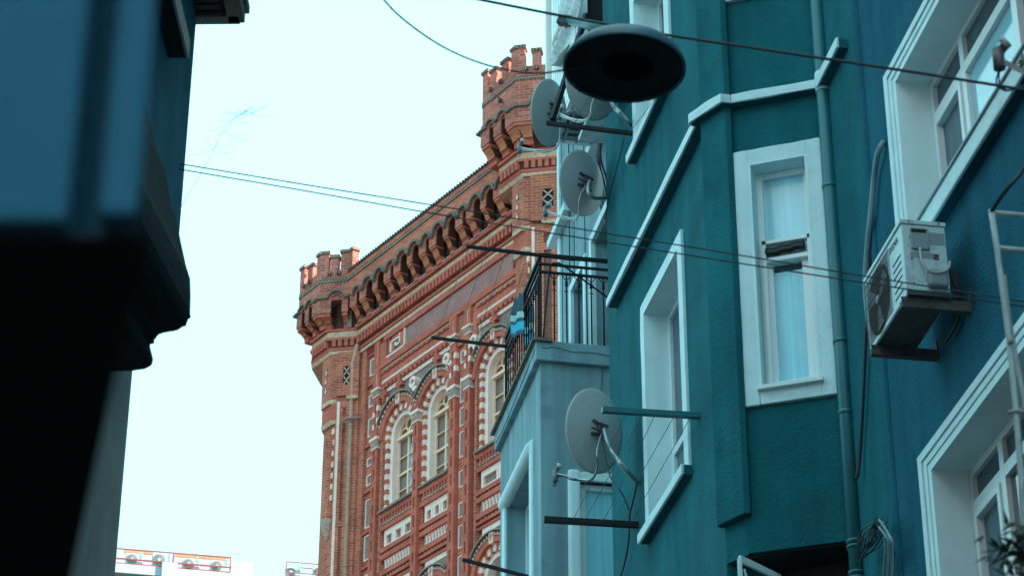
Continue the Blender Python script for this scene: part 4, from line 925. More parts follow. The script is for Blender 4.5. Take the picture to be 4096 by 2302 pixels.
w_ = MB(); w_.plan([LS.P(-.06, .06, 0), LS.P(sFar + .05, .06, 0), LS.P(sFar + .05, -1.4, 0), LS.P(-.06, -1.4, 0)], 12.28, 12.50); o = lb(w_, 'terrace_slab', 'lightblue', None, .01)
w_ = MB(); w_.box(LS, -.10, sFar + .07, -.1, .10, 12.475, 12.505); lb(w_, 'slab_edge', 'stone_dark')
m_ = MB(); f_ = MB()
f_.box(LS, 1.72, 1.85, -.01, .03, 8.3, 11.62); f_.tube([LS.P(.40, .0, 11.55), LS.P(1.84, .0, 11.55)], .075, 14); f_.box(LS, .34, .45, -.01, .03, 8.3, 11.62); lb(f_, 'window_surround', 'trim', None, .015)
f_ = MB(); f_.box(LS, 1.70, 1.722, -.3, 0, 8.4, 11.5); f_.box(LS, .45, 1.72, -.3, 0, 11.48, 11.502); lb(f_, 'window_reveal', 'lightblue')
f_ = MB(); frame_bars(f_, LS, .47, 1.70, 8.4, 11.48, -.25, -.19, .06, [1.08], [10.55], .07, .09); fo = lb(f_, 'window', 'upvc', None, .003); g = MB(); g.box(LS, .5, 1.68, -.24, -.23, 8.4, 11.45); lb(g, 'pane', 'curtain_dark', fo)
m_ = MB(); m_.box(LF, .255, .375, -.02, .05, 7.5, 11.16); lb(m_, 'rounded_jamb', 'trim', None, .03)
f_ = MB(); f_.box(LF, .37, 1.35, -.05, .035, 11.05, 11.14); lb(f_, 'window_lintel', 'trim', None, .006)
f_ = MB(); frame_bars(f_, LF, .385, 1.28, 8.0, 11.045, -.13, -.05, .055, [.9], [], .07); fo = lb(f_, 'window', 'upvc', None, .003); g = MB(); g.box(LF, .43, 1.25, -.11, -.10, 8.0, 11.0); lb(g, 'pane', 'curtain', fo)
for pts in ([LF.P(.0, .062, 12.41), LF.P(.14, .062, 12.425), LF.P(.3, .062, 12.40), LF.P(.5, .062, 12.405), LF.P(.72, .062, 12.39)], [LF.P(.62, .003, 12.27), LF.P(.60, .003, 12.0), LF.P(.61, .003, 11.7)], [LS.P(-.03, .062, 12.40), LS.P(.5, .064, 12.36), LS.P(1.0, .064, 12.33), LS.P(1.6, .064, 12.31), LS.P(2.0, .064, 12.33)]):
    m_ = MB(); m_.tube([p + Vector((0, 0, random.uniform(-.006, .006))) for p in smooth(pts, 6)], .0035, 4); lb(m_, 'crack', 'ink')
# upper wall behind the terrace
w_ = MB(); holed(w_, LU, -1.5, 2.22, 12.3, 20, -.3, 0, [(-.3, .52, 12.5, 14.2), (.93, 1.52, 12.5, 14.15)]); lb(w_, 'upper_wall', 'lightblue')
w_ = MB(); w_.box(LU, 1.95, 2.22, -4, -.3, 12.3, 20); lb(w_, 'upper_end_wall', 'lightblue')
f_ = MB(); f_.box(LU, 2.16, 2.26, -.1, .03, 12.4, 20); lb(f_, 'corner_trim', 'trim', None, .006)
f_ = MB()
for s0, s1, zt in ((-.3, .52, 14.2), (.93, 1.52, 14.15)):
    f_.box(LU, s1, s1 + .10, -.01, .05, 12.5, zt + .1); f_.box(LU, s0, s1, -.01, .05, zt, zt + .1); f_.box(LU, s0 - .1, s0, -.01, .05, 12.5, zt + .1)
lb(f_, 'window_surround', 'trim', None, .006)
f_ = MB(); f_.box(LU, 1.6, 2.5, -.02, .10, 15.22, 15.32); lb(f_, 'string_band', 'trim', None, .006)
f_ = MB(); f_.box(LU, -1.2, 1.0, -.02, .10, 15.22, 15.32); lb(f_, 'string_band', 'trim', None, .006)
g = MB()
for s0, s1, zt in ((-.3, .52, 14.2), (.93, 1.52, 14.15)): g.box(LU, s0, s1, -.28, -.2, 12.5, zt)
lb(g, 'pane', 'glass_dark')
m_ = MB()
for s, k in ((1.62, .008), (1.40, .005), (.86, .006), (2.0, .005)): m_.tube(smooth([LU.P(s + random.uniform(-.02, .02), .03, z) for z in (18, 16, 14.8, 13.6, 12.5)], 5), k, 6)
lb(m_, 'wall_cables', 'cable')
# enclosed balcony above, with white ribs on the street side and a slatted floor
EB = thing('enclosed_balcony', 'white ribbed enclosed balcony hanging high behind the street lamp', 'balcony', LU.P(-.2, .5, 15.2))
eb = lambda mb, name, m, par=None, bevel=0: mb.build(name, M[m], par or EB, bevel)
sA, sB = -.95, .17; nO = .5; zB = 15.20
m_ = MB(); m_.box(LU, sA, sB, nO - .04, nO - .01, zB, 17.6); lb2 = eb(m_, 'street_panel', 'grey')
s = sA + .02
while s < sB: m_ = None or MB(); m_.box(LU, s, s + .055, nO - .01, nO + .025, zB + .01, 17.6); eb(m_, 'rib', 'upvc', lb2); s += .085
m_ = MB(); m_.box(LU, sB - .04, sB + .03, .0, nO + .02, zB - .02, 17.6); eb(m_, 'far_post', 'upvc')
m_ = MB(); m_.box(LU, sA - .05, sA, nO - .10, nO + .01, zB, 17.6); m_.box(LU, sA - .05, sA, .10, .14, zB, 17.6); eb(m_, 'near_post', 'upvc')
m_ = MB(); m_.box(LU, sA + .06, sA + .08, .0, nO - .05, zB, 17.6); eb(m_, 'dark_interior', 'void')
fl = MB(); fl.box(LU, sA - .03, sB, .0, nO - .02, zB + .02, zB + .06); eb(fl, 'floor', 'rust')
for i in range(9):
    s = sB - .06 - i * .115
    q = MB(); q.box(LU, s - .05, s, .03, nO - .04, zB - .012, zB + .019); eb(q, 'floor_slat', 'ac_grey')
for n in (.10, .26, .40): q = MB(); q.box(LU, sA, sB - .02, n, n + .03, zB - .03, zB - .0125); eb(q, 'floor_bearer', 'ac_grey')
m_ = MB(); m_.box(LU, sA - .05, sB, nO - .03, nO + .02, zB - .04, zB + .01); eb(m_, 'edge_rail', 'upvc')
# condenser slung under it
o_ = LU.P(-.75, .12, zB - .3)
cu_ = thing('condenser_unit', 'grimy condenser slung beneath the white ribbed balcony', 'air conditioner', o_)
m_ = MB(); m_.box(LU, -1.15, -.55, .02, .30, zB - .36, zB - .05); m_.build('casing', M['ac_grey'], cu_, .01)
m_ = MB(); m_.box(LU, -1.2, -.5, .0, .40, zB - .42, zB - .37); m_.build('tray', M['ac'], cu_, .005)
m_ = MB()
for k in range(5): m_.tube(smooth([LU.P(-.6 + .06 * k, .12, zB - .1), LU.P(-.45 + .05 * k, .16, zB - .5 - .03 * k), LU.P(-.3 + .09 * k, .06, zB - .75), LU.P(-.25 + .03 * k, .02, zB - 1.2)], 6), .012, 6)
m_.build('hoses', M['cable'], cu_)
# second dark balcony further along
SB = thing('far_balcony', 'dark sided balcony with a white edge just beyond the brick tower crown', 'balcony', LU.P(1.3, .4, 16.4))
pa = LU.sz(2192, 442, .45)
m_ = MB(); m_.box(LU, pa[0] - .9, pa[0], 0, .43, pa[1], pa[1] + 2.6); m_.build('side_panel', M['grey'], SB)
m_ = MB(); m_.box(LU, pa[0] - .02, pa[0] + .03, .40, .47, pa[1] - .03, pa[1] + 2.6); m_.box(LU, pa[0] - .9, pa[0] - .02, .40, .46, pa[1] - .03, pa[1]); m_.build('white_edge', M['upvc'], SB)
# patterned fabric over it
def cloth(name, m, pts_l, pts_r, loc, lab, cat, parent=None, wob=.03, N=14):
    """hanging sheet between two world polylines, with folds and a real thickness"""
    L_ = smooth(pts_l, 5); Rr = smooth(pts_r, 5); n = min(len(L_), len(Rr)); mb = MB(); vs = []
    for i in range(n):
        for j in range(N + 1):
            t = j / N; p = L_[i].lerp(Rr[i], t); q = (Rr[i] - L_[i]).normalized(); nn = q.cross(Vector((0, 0, 1))).normalized()
            vs.append(p + nn * wob * math.sin(t * 9 + i * .25) * (.4 + i / n) + nn * wob * .4 * math.sin(t * 23 + i * .6))
    fs = [(i * (N + 1) + j, i * (N + 1) + j + 1, (i + 1) * (N + 1) + j + 1, (i + 1) * (N + 1) + j) for i in range(n - 1) for j in range(N)]
    mb.add(vs, fs, True); o = mb.build(name, M[m], parent, loc=loc); s = o.modifiers.new('solid', 'SOLIDIFY'); s.thickness = .006
    if lab: tag(o, lab, cat)
    return o
q = lambda x, y, n=.55: LU.hit(x, y, n)
cloth('patterned_sheet', 'cloth_white', [q(2262, -30), q(2245, 60), q(2232, 120), q(2206, 200), q(2216, 245), q(2228, 262)], [q(2330, -30), q(2310, 60), q(2285, 120), q(2262, 200), q(2246, 245), q(2232, 265)], q(2250, 100), 'white sheet with dark scroll pattern draped over the ribbed balcony', 'sheet', wob=.05)
# ---- railing
RL = thing('terrace_railing', 'black iron railing with scrolled tops round the pale blue roof terrace', 'railing', LS.P(0, 0, 12.5))
rl = lambda mb, name: mb.build(name, M['iron'], RL)
zt2, zm, zs2 = 13.47, 13.37, 13.28
for z, w in ((zt2, .035), (zm, .022), (zs2, .022)):
    m_ = MB(); m_.bar(LF.P(-.02, .02, z), LF.P(1.5, .02, z), w, w); m_.bar(LS.P(0, -.0, z), LS.P(1.78, -.0, z), w, w); rl(m_, 'rail')
for F, s in ((LF, .0), (LF, .47), (LS, 1.78)):
    m_ = MB(); m_.bar(F.P(s, .0, 12.5), F.P(s, .0, zt2), .03 if s != .47 else .014, .03 if s != .47 else .014, (0, 1, 0)); rl(m_, 'post')
def baluster(F, s, n=.0):
    m_ = MB(); m_.tube([F.P(s, n, 12.5), F.P(s, n, zs2)], .009, 6)
    m_.lathe(F.P(s, n, zs2 - .13), (0, 0, 1), [(.009, 0), (.018, .01), (.012, .03), (.018, .05), (.009, .06)], 8)
    for sg in (-1, 1): m_.tube([F.P(s, n, zs2 - .06), F.P(s + sg * .02, n, zs2 - .04), F.P(s + sg * .045, n, zs2 - .005)], .005, 5)
    m_.tube([F.P(s - .02, n, zs2 - .19), F.P(s, n, zs2 - .175), F.P(s + .02, n, zs2 - .19)], .005, 5)
    return m_
s = .14
while s < 1.4: rl(baluster(LF, s, .0), 'baluster'); s += .125
s = .11
while s < 1.75: rl(baluster(LS, s, .0), 'baluster'); s += .118
m_ = MB(); m_.tube(smooth([LF.P(.02, .02, 12.52), LF.P(.06, .03, 13.0), LF.P(.10, .03, 13.34), LF.P(.16, .03, 13.385), LF.P(.24, .03, 13.36), LF.P(.68, .03, 13.05)], 6), .009, 6); rl(m_, 'stay')
# washing hung on the street rail
def towel(x0, y0, x1, y1, n, bands, lab):
    t0 = LS.hit(x0, y0, n); o = thing('towel', lab, 'towel', t0, 'towels over the terrace railing')
    for f0, f1, m in bands:
        mb = MB(); N = 12; K = 5; vs = []
        for i in range(K + 1):
            f = f0 + (f1 - f0) * i / K
            for j in range(N + 1):
                t = j / N; wd = .55 + .45 * min(1, f * 1.8); p = LS.hit((x0 + x1) / 2 + (x1 - x0) * (t - .5) * wd - 6 * (1 - f), y0 + (y1 - y0) * (f - .10 * t + .03 * math.sin(t * 7)), n)
                vs.append(p + LS.n * (.012 * math.sin(t * 12 + f * 3) + .03 * f))
        mb.add(vs, [(i * (N + 1) + j, i * (N + 1) + j + 1, (i + 1) * (N + 1) + j + 1, (i + 1) * (N + 1) + j) for i in range(K) for j in range(N)], True)
        b = mb.build('towel_band', M[m], o); sd = b.modifiers.new('solid', 'SOLIDIFY'); sd.thickness = .008
bands = [(0, .44, 'cloth_dark'), (.44, .60, 'cloth_pale'), (.60, .66, 'cloth_dark'), (.66, .90, 'cloth_blue'), (.90, 1, 'cloth_dark')]
towel(2056, 1190, 2110, 1350, .05, bands, 'turquoise and navy towel hanging outside the railing, higher of the two')
towel(2106, 1235, 2150, 1400, -.22, bands, 'turquoise towel behind the balusters, lower of the two')

# ================================================================== clothes-line arms and cords
def arm(_n, a, b, w, m, lab, h=None, grp='clothes line poles'):
    mb = MB(); mb.bar(a, b, w, h or w); return tag(mb.build('clothes_pole', M[m], loc=b, bevel=.002), lab, 'pole', grp)
A1a, A1b = LF.hit(1865, 985, .03), LF.hit(2300, 1037, .03); arm('clothes_line_arm', A1a, A1b, .03, 'iron', 'long black arm along the top rail of the terrace railing')
A2b = LS.hit(2020, 1384, .02); A2a = at(1725, 1349, A2b.y + .05); arm('clothes_line_arm', A2a, A2b, .03, 'iron', 'black arm reaching out from the far end of the terrace railing')
A3b = T.hit(2797, 1662, .0); A3a = at(2408, 1638, A3b.y - .15); arm('clothes_line_arm', A3a, A3b, .045, 'teal_pipe', 'teal painted arm reaching over the lowest dish')
A4b = T.hit(2552, 2098, .0); A4a = at(2176, 2076, A4b.y - .1); arm('clothes_line_arm', A4a, A4b, .045, 'iron', 'black arm below the lowest dish', .05)
A5b = LS.hit(2120, 2306, .0); A5a = at(1850, 2236, A5b.y); arm('clothes_line_arm', A5a, A5b, .032, 'iron', 'black arm at the bottom edge beside the lower school window')
A6b = T.hit(2541, 535, .0); A6a = at(2186, 492, A6b.y + .1); arm('clothes_line_arm', A6a, A6b, .036, 'iron', 'dark arm just below the street lamp')
A7a = at(2208, 480, A6a.y); A7b = at(2345, 60, A6a.y + .5); mb = MB(); mb.bar(A7a, A7b, .036, .05); tag(mb.build('angled_strut', M['iron'], loc=A7a), 'dark strut rising from the arm to the awning roller', 'strut')
def cordset(pairs, lab, r=.0028):
    for i, (a, b) in enumerate(pairs):
        mb = MB(); mb.tube(sagline(a, b, .01, 6), r, 5); mb.tube([a + Vector((0, 0, .02)), a - Vector((0, 0, .02))], .006, 5)
        tag(mb.build('clothes_line', M['cord'], loc=a), ['leftmost', 'second from the left', 'third from the left', 'fourth from the left', 'rightmost'][i] + ' ' + lab, 'clothes line', 'clothes lines')
cordset([(A1a.lerp(A1b, t), A2a.lerp(A2b, u)) for t, u in ((.03, .05), (.19, .32), (.36, .60), (.56, .95))], 'thin cord strung between the two black terrace poles')
cordset([(A3a.lerp(A3b, t), A4a.lerp(A4b, u)) for t, u in ((.25, .30), (.42, .42), (.55, .62), (.75, .72), (.92, .9))], 'thin cord strung between the teal pole and the black pole')
A8a, A8b = at(2330, 180, A6a.y - .2), T.hit(2780, 250, .2)
cordset([(A6a.lerp(A6b, t), A8a.lerp(A8b, u)) for t, u in ((.3, .30), (.45, .45), (.6, .6), (.75, .72), (.93, .9))], 'thin green cord rising from the pole below the lamp')

# ================================================================== satellite dishes
def dish(c, R, az, el, name_lab, arm_dir, lnb_px, mount, grp='satellite dishes', tilt=0, arm_pts=None):
    """c centre, R half height, axis az/el, camera looks at its back"""
    D = thing('satellite_dish', name_lab, 'satellite dish', c, grp)
    ax = Vector((math.sin(R_(az)) * math.cos(R_(el)), math.cos(R_(az)) * math.cos(R_(el)), math.sin(R_(el))))
    side = ax.cross(Vector((0, 0, 1))).normalized(); upv = side.cross(ax)
    if tilt: rt_ = Matrix.Rotation(R_(tilt), 3, ax); side = rt_ @ side; upv = rt_ @ upv
    mb = MB(); seg = 48; prof = [(0.001, -.16), (.25, -.15), (.5, -.12), (.75, -.07), (.93, -.015), (1, 0), (1.0, .022), (.985, .022), (.97, .0)]
    prof = prof + [(.93, -.008), (.75, -.055), (.5, -.10), (.001, -.145)]
    b = len(mb.v)
    for r, h in prof:
        for j in range(seg):
            a = 2 * math.pi * j / seg; mb.v.append(c + ax * h * R + side * math.cos(a) * r * R * .91 + upv * math.sin(a) * r * R)
    for i in range(len(prof) - 1):
        for j in range(seg): mb.f.append([b + i * seg + j, b + i * seg + (j + 1) % seg, b + (i + 1) * seg + (j + 1) % seg, b + (i + 1) * seg + j]); mb.sm.append(True)
    mb.build('reflector', M['dish'], D)
    bk = c - ax * (.16 * R)
    mb = MB(); mb.bar(bk - upv * .05 - ax * .03, bk + upv * .05 - ax * .03, .07, .04, ax)
    for sg in (-1, 1):
        for sv in (-1, 1): mb.bar(bk - ax * .02 + upv * .04 * sv, bk + side * sg * .09 + upv * .06 * sv - ax * .0, .022, .02)
    for sg in (-1, 1): mb.tube([bk - ax * .06 + upv * .03 * sg - side * .04, bk - ax * .05 + upv * .03 * sg - side * .14], .009, 6)
    mb.build('mount_bracket', M['rust'], D, .002)
    l = lnb_px
    mb = MB(); fo = bk - ax * .035
    pth = smooth([fo, fo - upv * R * .55 - ax * .0, c - upv * R * 1.04 - ax * .02, c - upv * R * 1.12 + (l - c) * .22 , l.lerp(c, .3) - upv * R * .55, l], 6) if arm_pts is None else smooth([fo] + arm_pts + [l], 6)
    mb.tube(pth, .007, 8); mb.build('feed_arm', M['galv'], D)
    mb = MB(); bd = (bk - l).normalized(); d1 = (c - l).normalized()
    mb.tube([l + Vector((0, 0, .03)), l - Vector((0, 0, .075))], .022, 12); mb.tube([l + Vector((0, 0, .02)), l + d1 * .045 + Vector((0, 0, .03))], .017, 12); ho = mb.build('receiver', M['lnb'], D)
    mb = MB(); mb.lathe(l + d1 * .045 + Vector((0, 0, .03)), d1, [(.018, 0), (.028, .002), (.028, .018), (.0, .022)], 16); mb.build('receiver_cap', M['white'], ho)
    mb = MB()
    for k in range(2): mb.tube([p + Vector((0, .012 * k, -.016 - .006 * math.sin(i * .9 + k))) for i, p in enumerate(pth)] + [l - Vector((.02 * k, 0, .12))], .005, 6)
    mb.build('signal_cable', M['cable_pale' if 'beside' in name_lab or 'behind' in name_lab else 'cable'], D)
    mb = MB(); mb.tube(smooth([bk - ax * .05] + mount, 6), .021, 12); mb.build('mount_pole', M['galv'], D)
    return D
Yd = T.P(3.4, 0, 0).y
c2 = at(2326, 732, Yd - .1); m2_ = T.hit(2418, 792, .02)
l2 = at(2182, 838, c2.y + .35)
dish(c2, .318, -45, 12, 'grey dish beside the teal house corner, lower of the two over the terrace', None, l2, [at(2352, 762, Yd - .25), at(2372, 790, Yd - .2), m2_], arm_pts=[at(2318, 790, Yd - .2), at(2312, 858, Yd - .1), at(2290, 872, Yd), at(2240, 862, Yd + .1)])
c3 = at(2378, 1722, 18.3); m3_ = T.hit(2548, 1928, .02); l3 = at(2222, 1892, 18.6)
dish(c3, .365, -44, 10, 'lowest grey dish, mounted on a long silver pole from the teal wall', None, l3, [at(2428, 1765, 18.2), at(2450, 1810, 18.2), at(2490, 1860, 18.1), m3_], arm_pts=[at(2388, 1800, 18.1), at(2390, 1865, 18.15), at(2365, 1912, 18.3), at(2330, 1916, 18.4), at(2275, 1902, 18.5)])
c1 = at(2196, 450, 20.4); l1 = at(2078, 588, 20.7)
dish(c1, .345, -58, 14, 'grey dish beside the brick tower crown, nearest the sky', None, l1, [at(2240, 470, 20.6), at(2300, 440, 20.8), LU.hit(2340, 430, .4)], arm_pts=[at(2240, 520, 20.3), at(2232, 575, 20.3), at(2205, 597, 20.4), at(2150, 600, 20.5)])
c4 = at(2372, 330, 18.6); l4 = at(2236, 452, 18.9)
dish(c4, .36, -42, 16, 'grey dish half hidden behind the street lamp', None, l4, [at(2452, 420, 18.3), at(2480, 450, 18.0), T.hit(2520, 500, .02)], arm_pts=[at(2366, 420, 18.3), at(2362, 455, 18.3), at(2340, 478, 18.4), at(2290, 475, 18.6)])
# the receiver of a fifth dish entering at the right edge
DL = thing('satellite_dish', 'dish arm and receiver poking in at the right edge before the blue house window', 'satellite dish', at(4090, 290, 8.2), 'satellite dishes')
l5 = at(3992, 215, 8.3)
mb = MB(); mb.tube([l5 + Vector((-.0, 0, .02)), l5 - Vector((0, 0, .075))], .026, 12); mb.tube([l5, l5 + Vector((.03, -.02, .03))], .02, 12); ho = mb.build('receiver', M['lnb'], DL)
mb = MB(); mb.lathe(l5 + Vector((.018, -.03, .026)), (.6, -.6, .4), [(.02, 0), (.030, .002), (.030, .02), (0, .024)], 16); mb.build('receiver_cap', M['dish'], ho)
mb = MB(); mb.bar(at(3998, 240, 8.3), at(4180, 330, 8.2), .016, .02); mb.build('feed_arm', M['galv'], DL)
mb = MB()
for k in range(2): mb.tube(smooth([l5 - Vector((0, 0, .075)), at(3985 + 12 * k, 330, 8.3), at(4020 + 10 * k, 362, 8.3), at(4070, 352 - k * 4, 8.3), at(4150, 335, 8.2)], 5), .004, 6)
mb.build('signal_cable', M['cable'], DL)
mb = MB(); mb.lathe(at(4330, 400, 8.0), (-.8, .4, .4), [(0, -.05), (.15, -.04), (.3, 0), (.3, .01), (0, -.03)], 32); mb.build('reflector', M['dish'], DL)

# ================================================================== street lamp on its cable
LY = 8.15; lc = at(2497, 276, LY); tl_ = Matrix.Rotation(R_(2.5), 3, 'Y') @ Vector((0, 0, 1))
SL = thing('street_lamp', 'round blue grey street lamp hanging from a cable in front of the teal house', 'street lamp', lc, None)
Rl = .5 * 491 / FPX * (Vector(lc) - Vector((0, 0, CZ))).length
mb = MB(); mb.lathe(lc, tl_, [(Rl * .955, .004), (Rl * 1.0, -.002), (Rl * 1.0, .010), (Rl * .965, .035), (Rl * .86, .072), (Rl * .66, .105), (Rl * .42, .125), (Rl * .2, .133), (.03, .136), (0, .137)], 64); mb.build('shade', M['lamp_shell'], SL)
mb = MB(); mb.lathe(lc, tl_, [(Rl * .955, .004), (Rl * .90, -.001), (Rl * .885, .004), (Rl * .84, .007), (Rl * .43, .012), (0, .014)], 64); mb.build('reflector_bowl', M['lamp_in'], SL)
mb = MB(); mb.lathe(lc + Vector((.012, .0, 0)), tl_, [(0, .010), (Rl * .30, .0105), (Rl * .40, .006), (Rl * .42, .010)], 40); mb.build('lamp_cover', M['lamp_dark'], SL)
mb = MB()
for a in range(3): t = a * 2.094 + .3; mb.ball(lc + Vector((math.cos(t) * Rl * .95, math.sin(t) * Rl * .95, .0)), .009, .009, .006, 8, 6)
mb.tube([lc + tl_ * .13, lc + tl_ * .165], .012, 8); mb.build('fixings', M['black'], SL)
mb = MB(); mb.tube([lc + tl_ * .12 + Vector((-.08, 0, 0)), lc + tl_ * .17 + Vector((-.08, 0, 0))], .005, 6); mb.tube([lc + tl_ * .10 + Vector((.19, 0, 0)), lc + Vector((.19, 0, .15))], .005, 6); mb.build('hanger', M['black'], SL)
# ---- overhead cables
def cable(pts, r, lab, m='cable'):
    mb = MB(); mb.tube(pts, r, 6); return tag(mb.build('overhead_cable', M[m], loc=pts[0]), lab, 'cable')
cable(smooth([at(1780, -30, 8.6), at(1924, 0, 8.5), at(2236, 62, 8.35), at(2440, 100, 8.3), at(2650, 138, 8.25), at(3100, 205, 8.1), at(3700, 296, 8.0), at(4140, 366, 7.9)], 4), .0062, 'thick black cable the street lamp hangs from, running off to the right edge')
cable(smooth([at(1500, -40, 8.6), at(1535, 0, 8.6), at(1610, 75, 8.5), at(1750, 175, 8.4), at(1900, 245, 8.3), at(2050, 284, 8.2), at(2160, 293, 8.2), at(2280, 277, 8.15), at(2400, 262, 8.2)], 5), .0042, 'slack blue black cable dipping from the sky to the left rim of the lamp')
for k, (d0, lab) in enumerate(((0, 'upper of the two parallel cables crossing the street'), (22, 'lower of the two parallel cables crossing the street'))):
    cable(smooth([at(700, 652 + d0, 11.8), at(744, 659 + d0, 11.8), at(1200, 735 + d0 * 1.1, 11.4), at(1700, 815 + d0 * 1.5, 11), at(2300, 912 + d0 * 1.6, 10.5), at(2900, 1010 + d0 * 1.5, 10), at(3500, 1110 + d0 * 1.2, 9.6), at(4140, 1212 + d0 * .9, 9.2)], 4), .0036, lab)
cable(smooth([T.hit(2497, 800 - 250, .04), T.hit(2470, 660, .05), T.hit(2436, 790, .04), T.hit(2424, 860, .04), T.hit(2426, 920, .03)], 5), .006, 'black cable drooping down the far edge of the teal wall')
cable(smooth([T.hit(2548, 1930, .05), T.hit(2530, 2010, .06), T.hit(2518, 2060, .04), T.hit(2515, 2150, .04), T.hit(2500, 2240, .04), T.hit(2480, 2310, .03)], 5), .009, 'black cable dropping from the foot of the lowest dish pole')
cable(smooth([c3 + Vector((.05, -.1, -.05)), at(2440, 1900, 18.1), at(2490, 1975, 18.0), T.hit(2516, 2040, .05)], 6), .006, 'black cable looping from the lowest dish to the wall')
# awning roller at the top of the pale house
RO = thing('rolled_awning', 'green rolled awning tube with a black end cap above the street lamp', 'awning', at(2300, 88, 18.0))
ra, rb_ = at(2278, 84, 18.0), at(2450, 112, 17.4)
mb = MB(); mb.tube([ra, rb_], .040, 16); mb.build('roller', M['teal_pipe'], RO)
mb = MB(); mb.bar(at(2236, 82, 18.05), at(2282, 86, 18.0), .075, .085); mb.tube([at(2262, 100, 18.0), at(2264, 112, 18.0)], .01, 6); mb.build('end_cap', M['black'], RO, .006)
mb = MB(); mb.bar(at(2322, 106, 18), at(2420, 120, 17.8), .02, .03); mb.build('clamp_bar', M['lightblue'], RO)

# ================================================================== right edge: pole frame, plant, tangle, white bracket
PF = thing('pole_frame', 'rusty white ladder like pole frame standing off the blue wall', 'pole frame', at(3980, 1300, 8.6))
Yp = 8.6; mb = MB(); mb.tube([at(3965, 840, Yp), at(3990, 1000, Yp), at(4030, 1300, Yp), at(4062, 1600, Yp), at(4085, 1900, Yp), at(4105, 2330, Yp)], .013, 8); mb.build('pole', M['ac'], PF)
for y0, y1 in ((850, 866), (990, 1006)): mb = MB(); mb.tube([at(3970 + (y0 - 850) * .12, y0, Yp), at(4160, y1, Yp)], .011, 8); mb.build('rung', M['ac'], PF)
for k in range(2): mb = MB(); mb.tube(smooth([at(4010 + 10 * k, 1100, Yp + .03), at(4030 + 8 * k, 1250, Yp + .02), at(4055 + 12 * k, 1420, Yp + .05), at(4085 + 6 * k, 1550, Yp), at(4098, 1640, Yp)], 5), .005, 6); mb.build('tied_cable', M['cable_pale'], PF)
mb = MB(); mb.tube([at(4033, 1361, Yp - .015), at(4052, 1363, Yp - .015)], .016, 8); mb.tube([at(4034, 1648, Yp), at(4070, 1640, Yp - .02), at(4110, 1652, Yp)], .008, 6); mb.build('cable_tie', M['cable_pale'], PF)
cable(smooth([at(4140, 590, 8.5), at(4085, 690, 8.5), at(4040, 740, 8.5), at(3995, 800, 8.55), at(3962, 852, 8.6)], 5), .009, 'black cable sagging from the right edge to the top of the pole frame')
def leafy(c, n, spread, size, lab, m, cat='plant', name='plant', ang=None):
    o = thing(name, lab, cat, c); mb = MB()
    for i in range(n):
        a = random.uniform(0, 6.28); e = random.uniform(-.9, .7); d = Vector((math.cos(a) * math.cos(e), math.sin(a) * math.cos(e), math.sin(e)))
        p = Vector(c) + Vector([random.gauss(0, spread) for _ in range(3)]); s_ = d.orthogonal().normalized(); L_ = size * random.uniform(.6, 1.3)
        mb.add([p, p + d * L_ * .35 + s_ * L_ * .16, p + d * L_, p + d * L_ * .35 - s_ * L_ * .16, p + d * L_ * .4 + d.cross(s_) * L_ * .06], [(0, 1, 4), (1, 2, 4), (2, 3, 4), (3, 0, 4)])
    mb.build('foliage', M[m], o); return o
po_ = leafy(at(4080, 2215, 7.0), 130, .045, .06, 'dark leafy pot plant at the lower right corner', 'leaf')
mb = MB()
for x, y, x1, y1 in ((4090, 2200, 3992, 2150), (4090, 2190, 4040, 2120), (4095, 2210, 3968, 2255), (4100, 2220, 4020, 2300), (4100, 2170, 4090, 2110)): mb.tube(smooth([at(x, y, 7), at((x + x1) / 2, (y + y1) / 2 - 14, 7), at(x1, y1, 7)], 4), .009, 6, r1=.002)
mb.build('stem', M['leaf'], po_)
leafy(at(4092, 250, 8.4), 90, .014, .03, 'tuft of dry moss beside the top right window', 'moss', 'moss', 'moss_tuft')
TA = thing('wire_tangle', 'dark tangle of cut wires and pale hoses at the foot of the drainpipe', 'wires', T2.hit(3480, 2150, .1))
mb = MB(); c0 = T2.hit(3522, 2098, .1)
for k in range(26):
    p = T2.hit(3440 + random.uniform(-12, 10), 2190 + random.uniform(-20, 60), .12); q_ = c0 + Vector([random.gauss(0, .03) for _ in range(3)]); mid = p.lerp(q_, .5) + Vector([random.gauss(0, .04) for _ in range(3)]); mb.tube(smooth([p, mid, q_], 5), random.uniform(.002, .006), 5)
mb.build('wires', M['cable'], TA)
mb = MB()
for k in range(7):
    mb.tube(smooth([c0 + Vector([random.gauss(0, .02) for _ in range(3)]), T2.hit(3540 + k * 5, 2160, .1 + .01 * k), T2.hit(3552 + k * 6 - 12, 2230, .08), T2.hit(3545 + k * 7 - 15, 2330, .05)], 5), .004 + .004 * (k % 3 == 0), 6)
mb.build('hoses', M['lightblue'], TA)
WB = thing('white_bracket', 'white metal bracket hanging in the dark under the teal bay', 'bracket', T2.P(.6, .2, 7.7))
wa = at(2958, 2232, 15.6)
mb = MB(); mb.bar(wa, wa - Vector((0, 0, .5)), .03, .03, (0, 1, 0)); mb.bar(wa, at(3120, 2310, 15.9), .02, .05); mb.bar(wa - Vector((0, 0, .03)), wa - Vector((.0, -.02, .5)), .012, .04, (0, 1, 0)); mb.tube(smooth([wa + Vector((.03, 0, -.08)), wa + Vector((.05, 0, -.2)), wa + Vector((.03, 0, -.35))], 5), .008, 6); mb.build('frame', M['reveal_in'], WB)

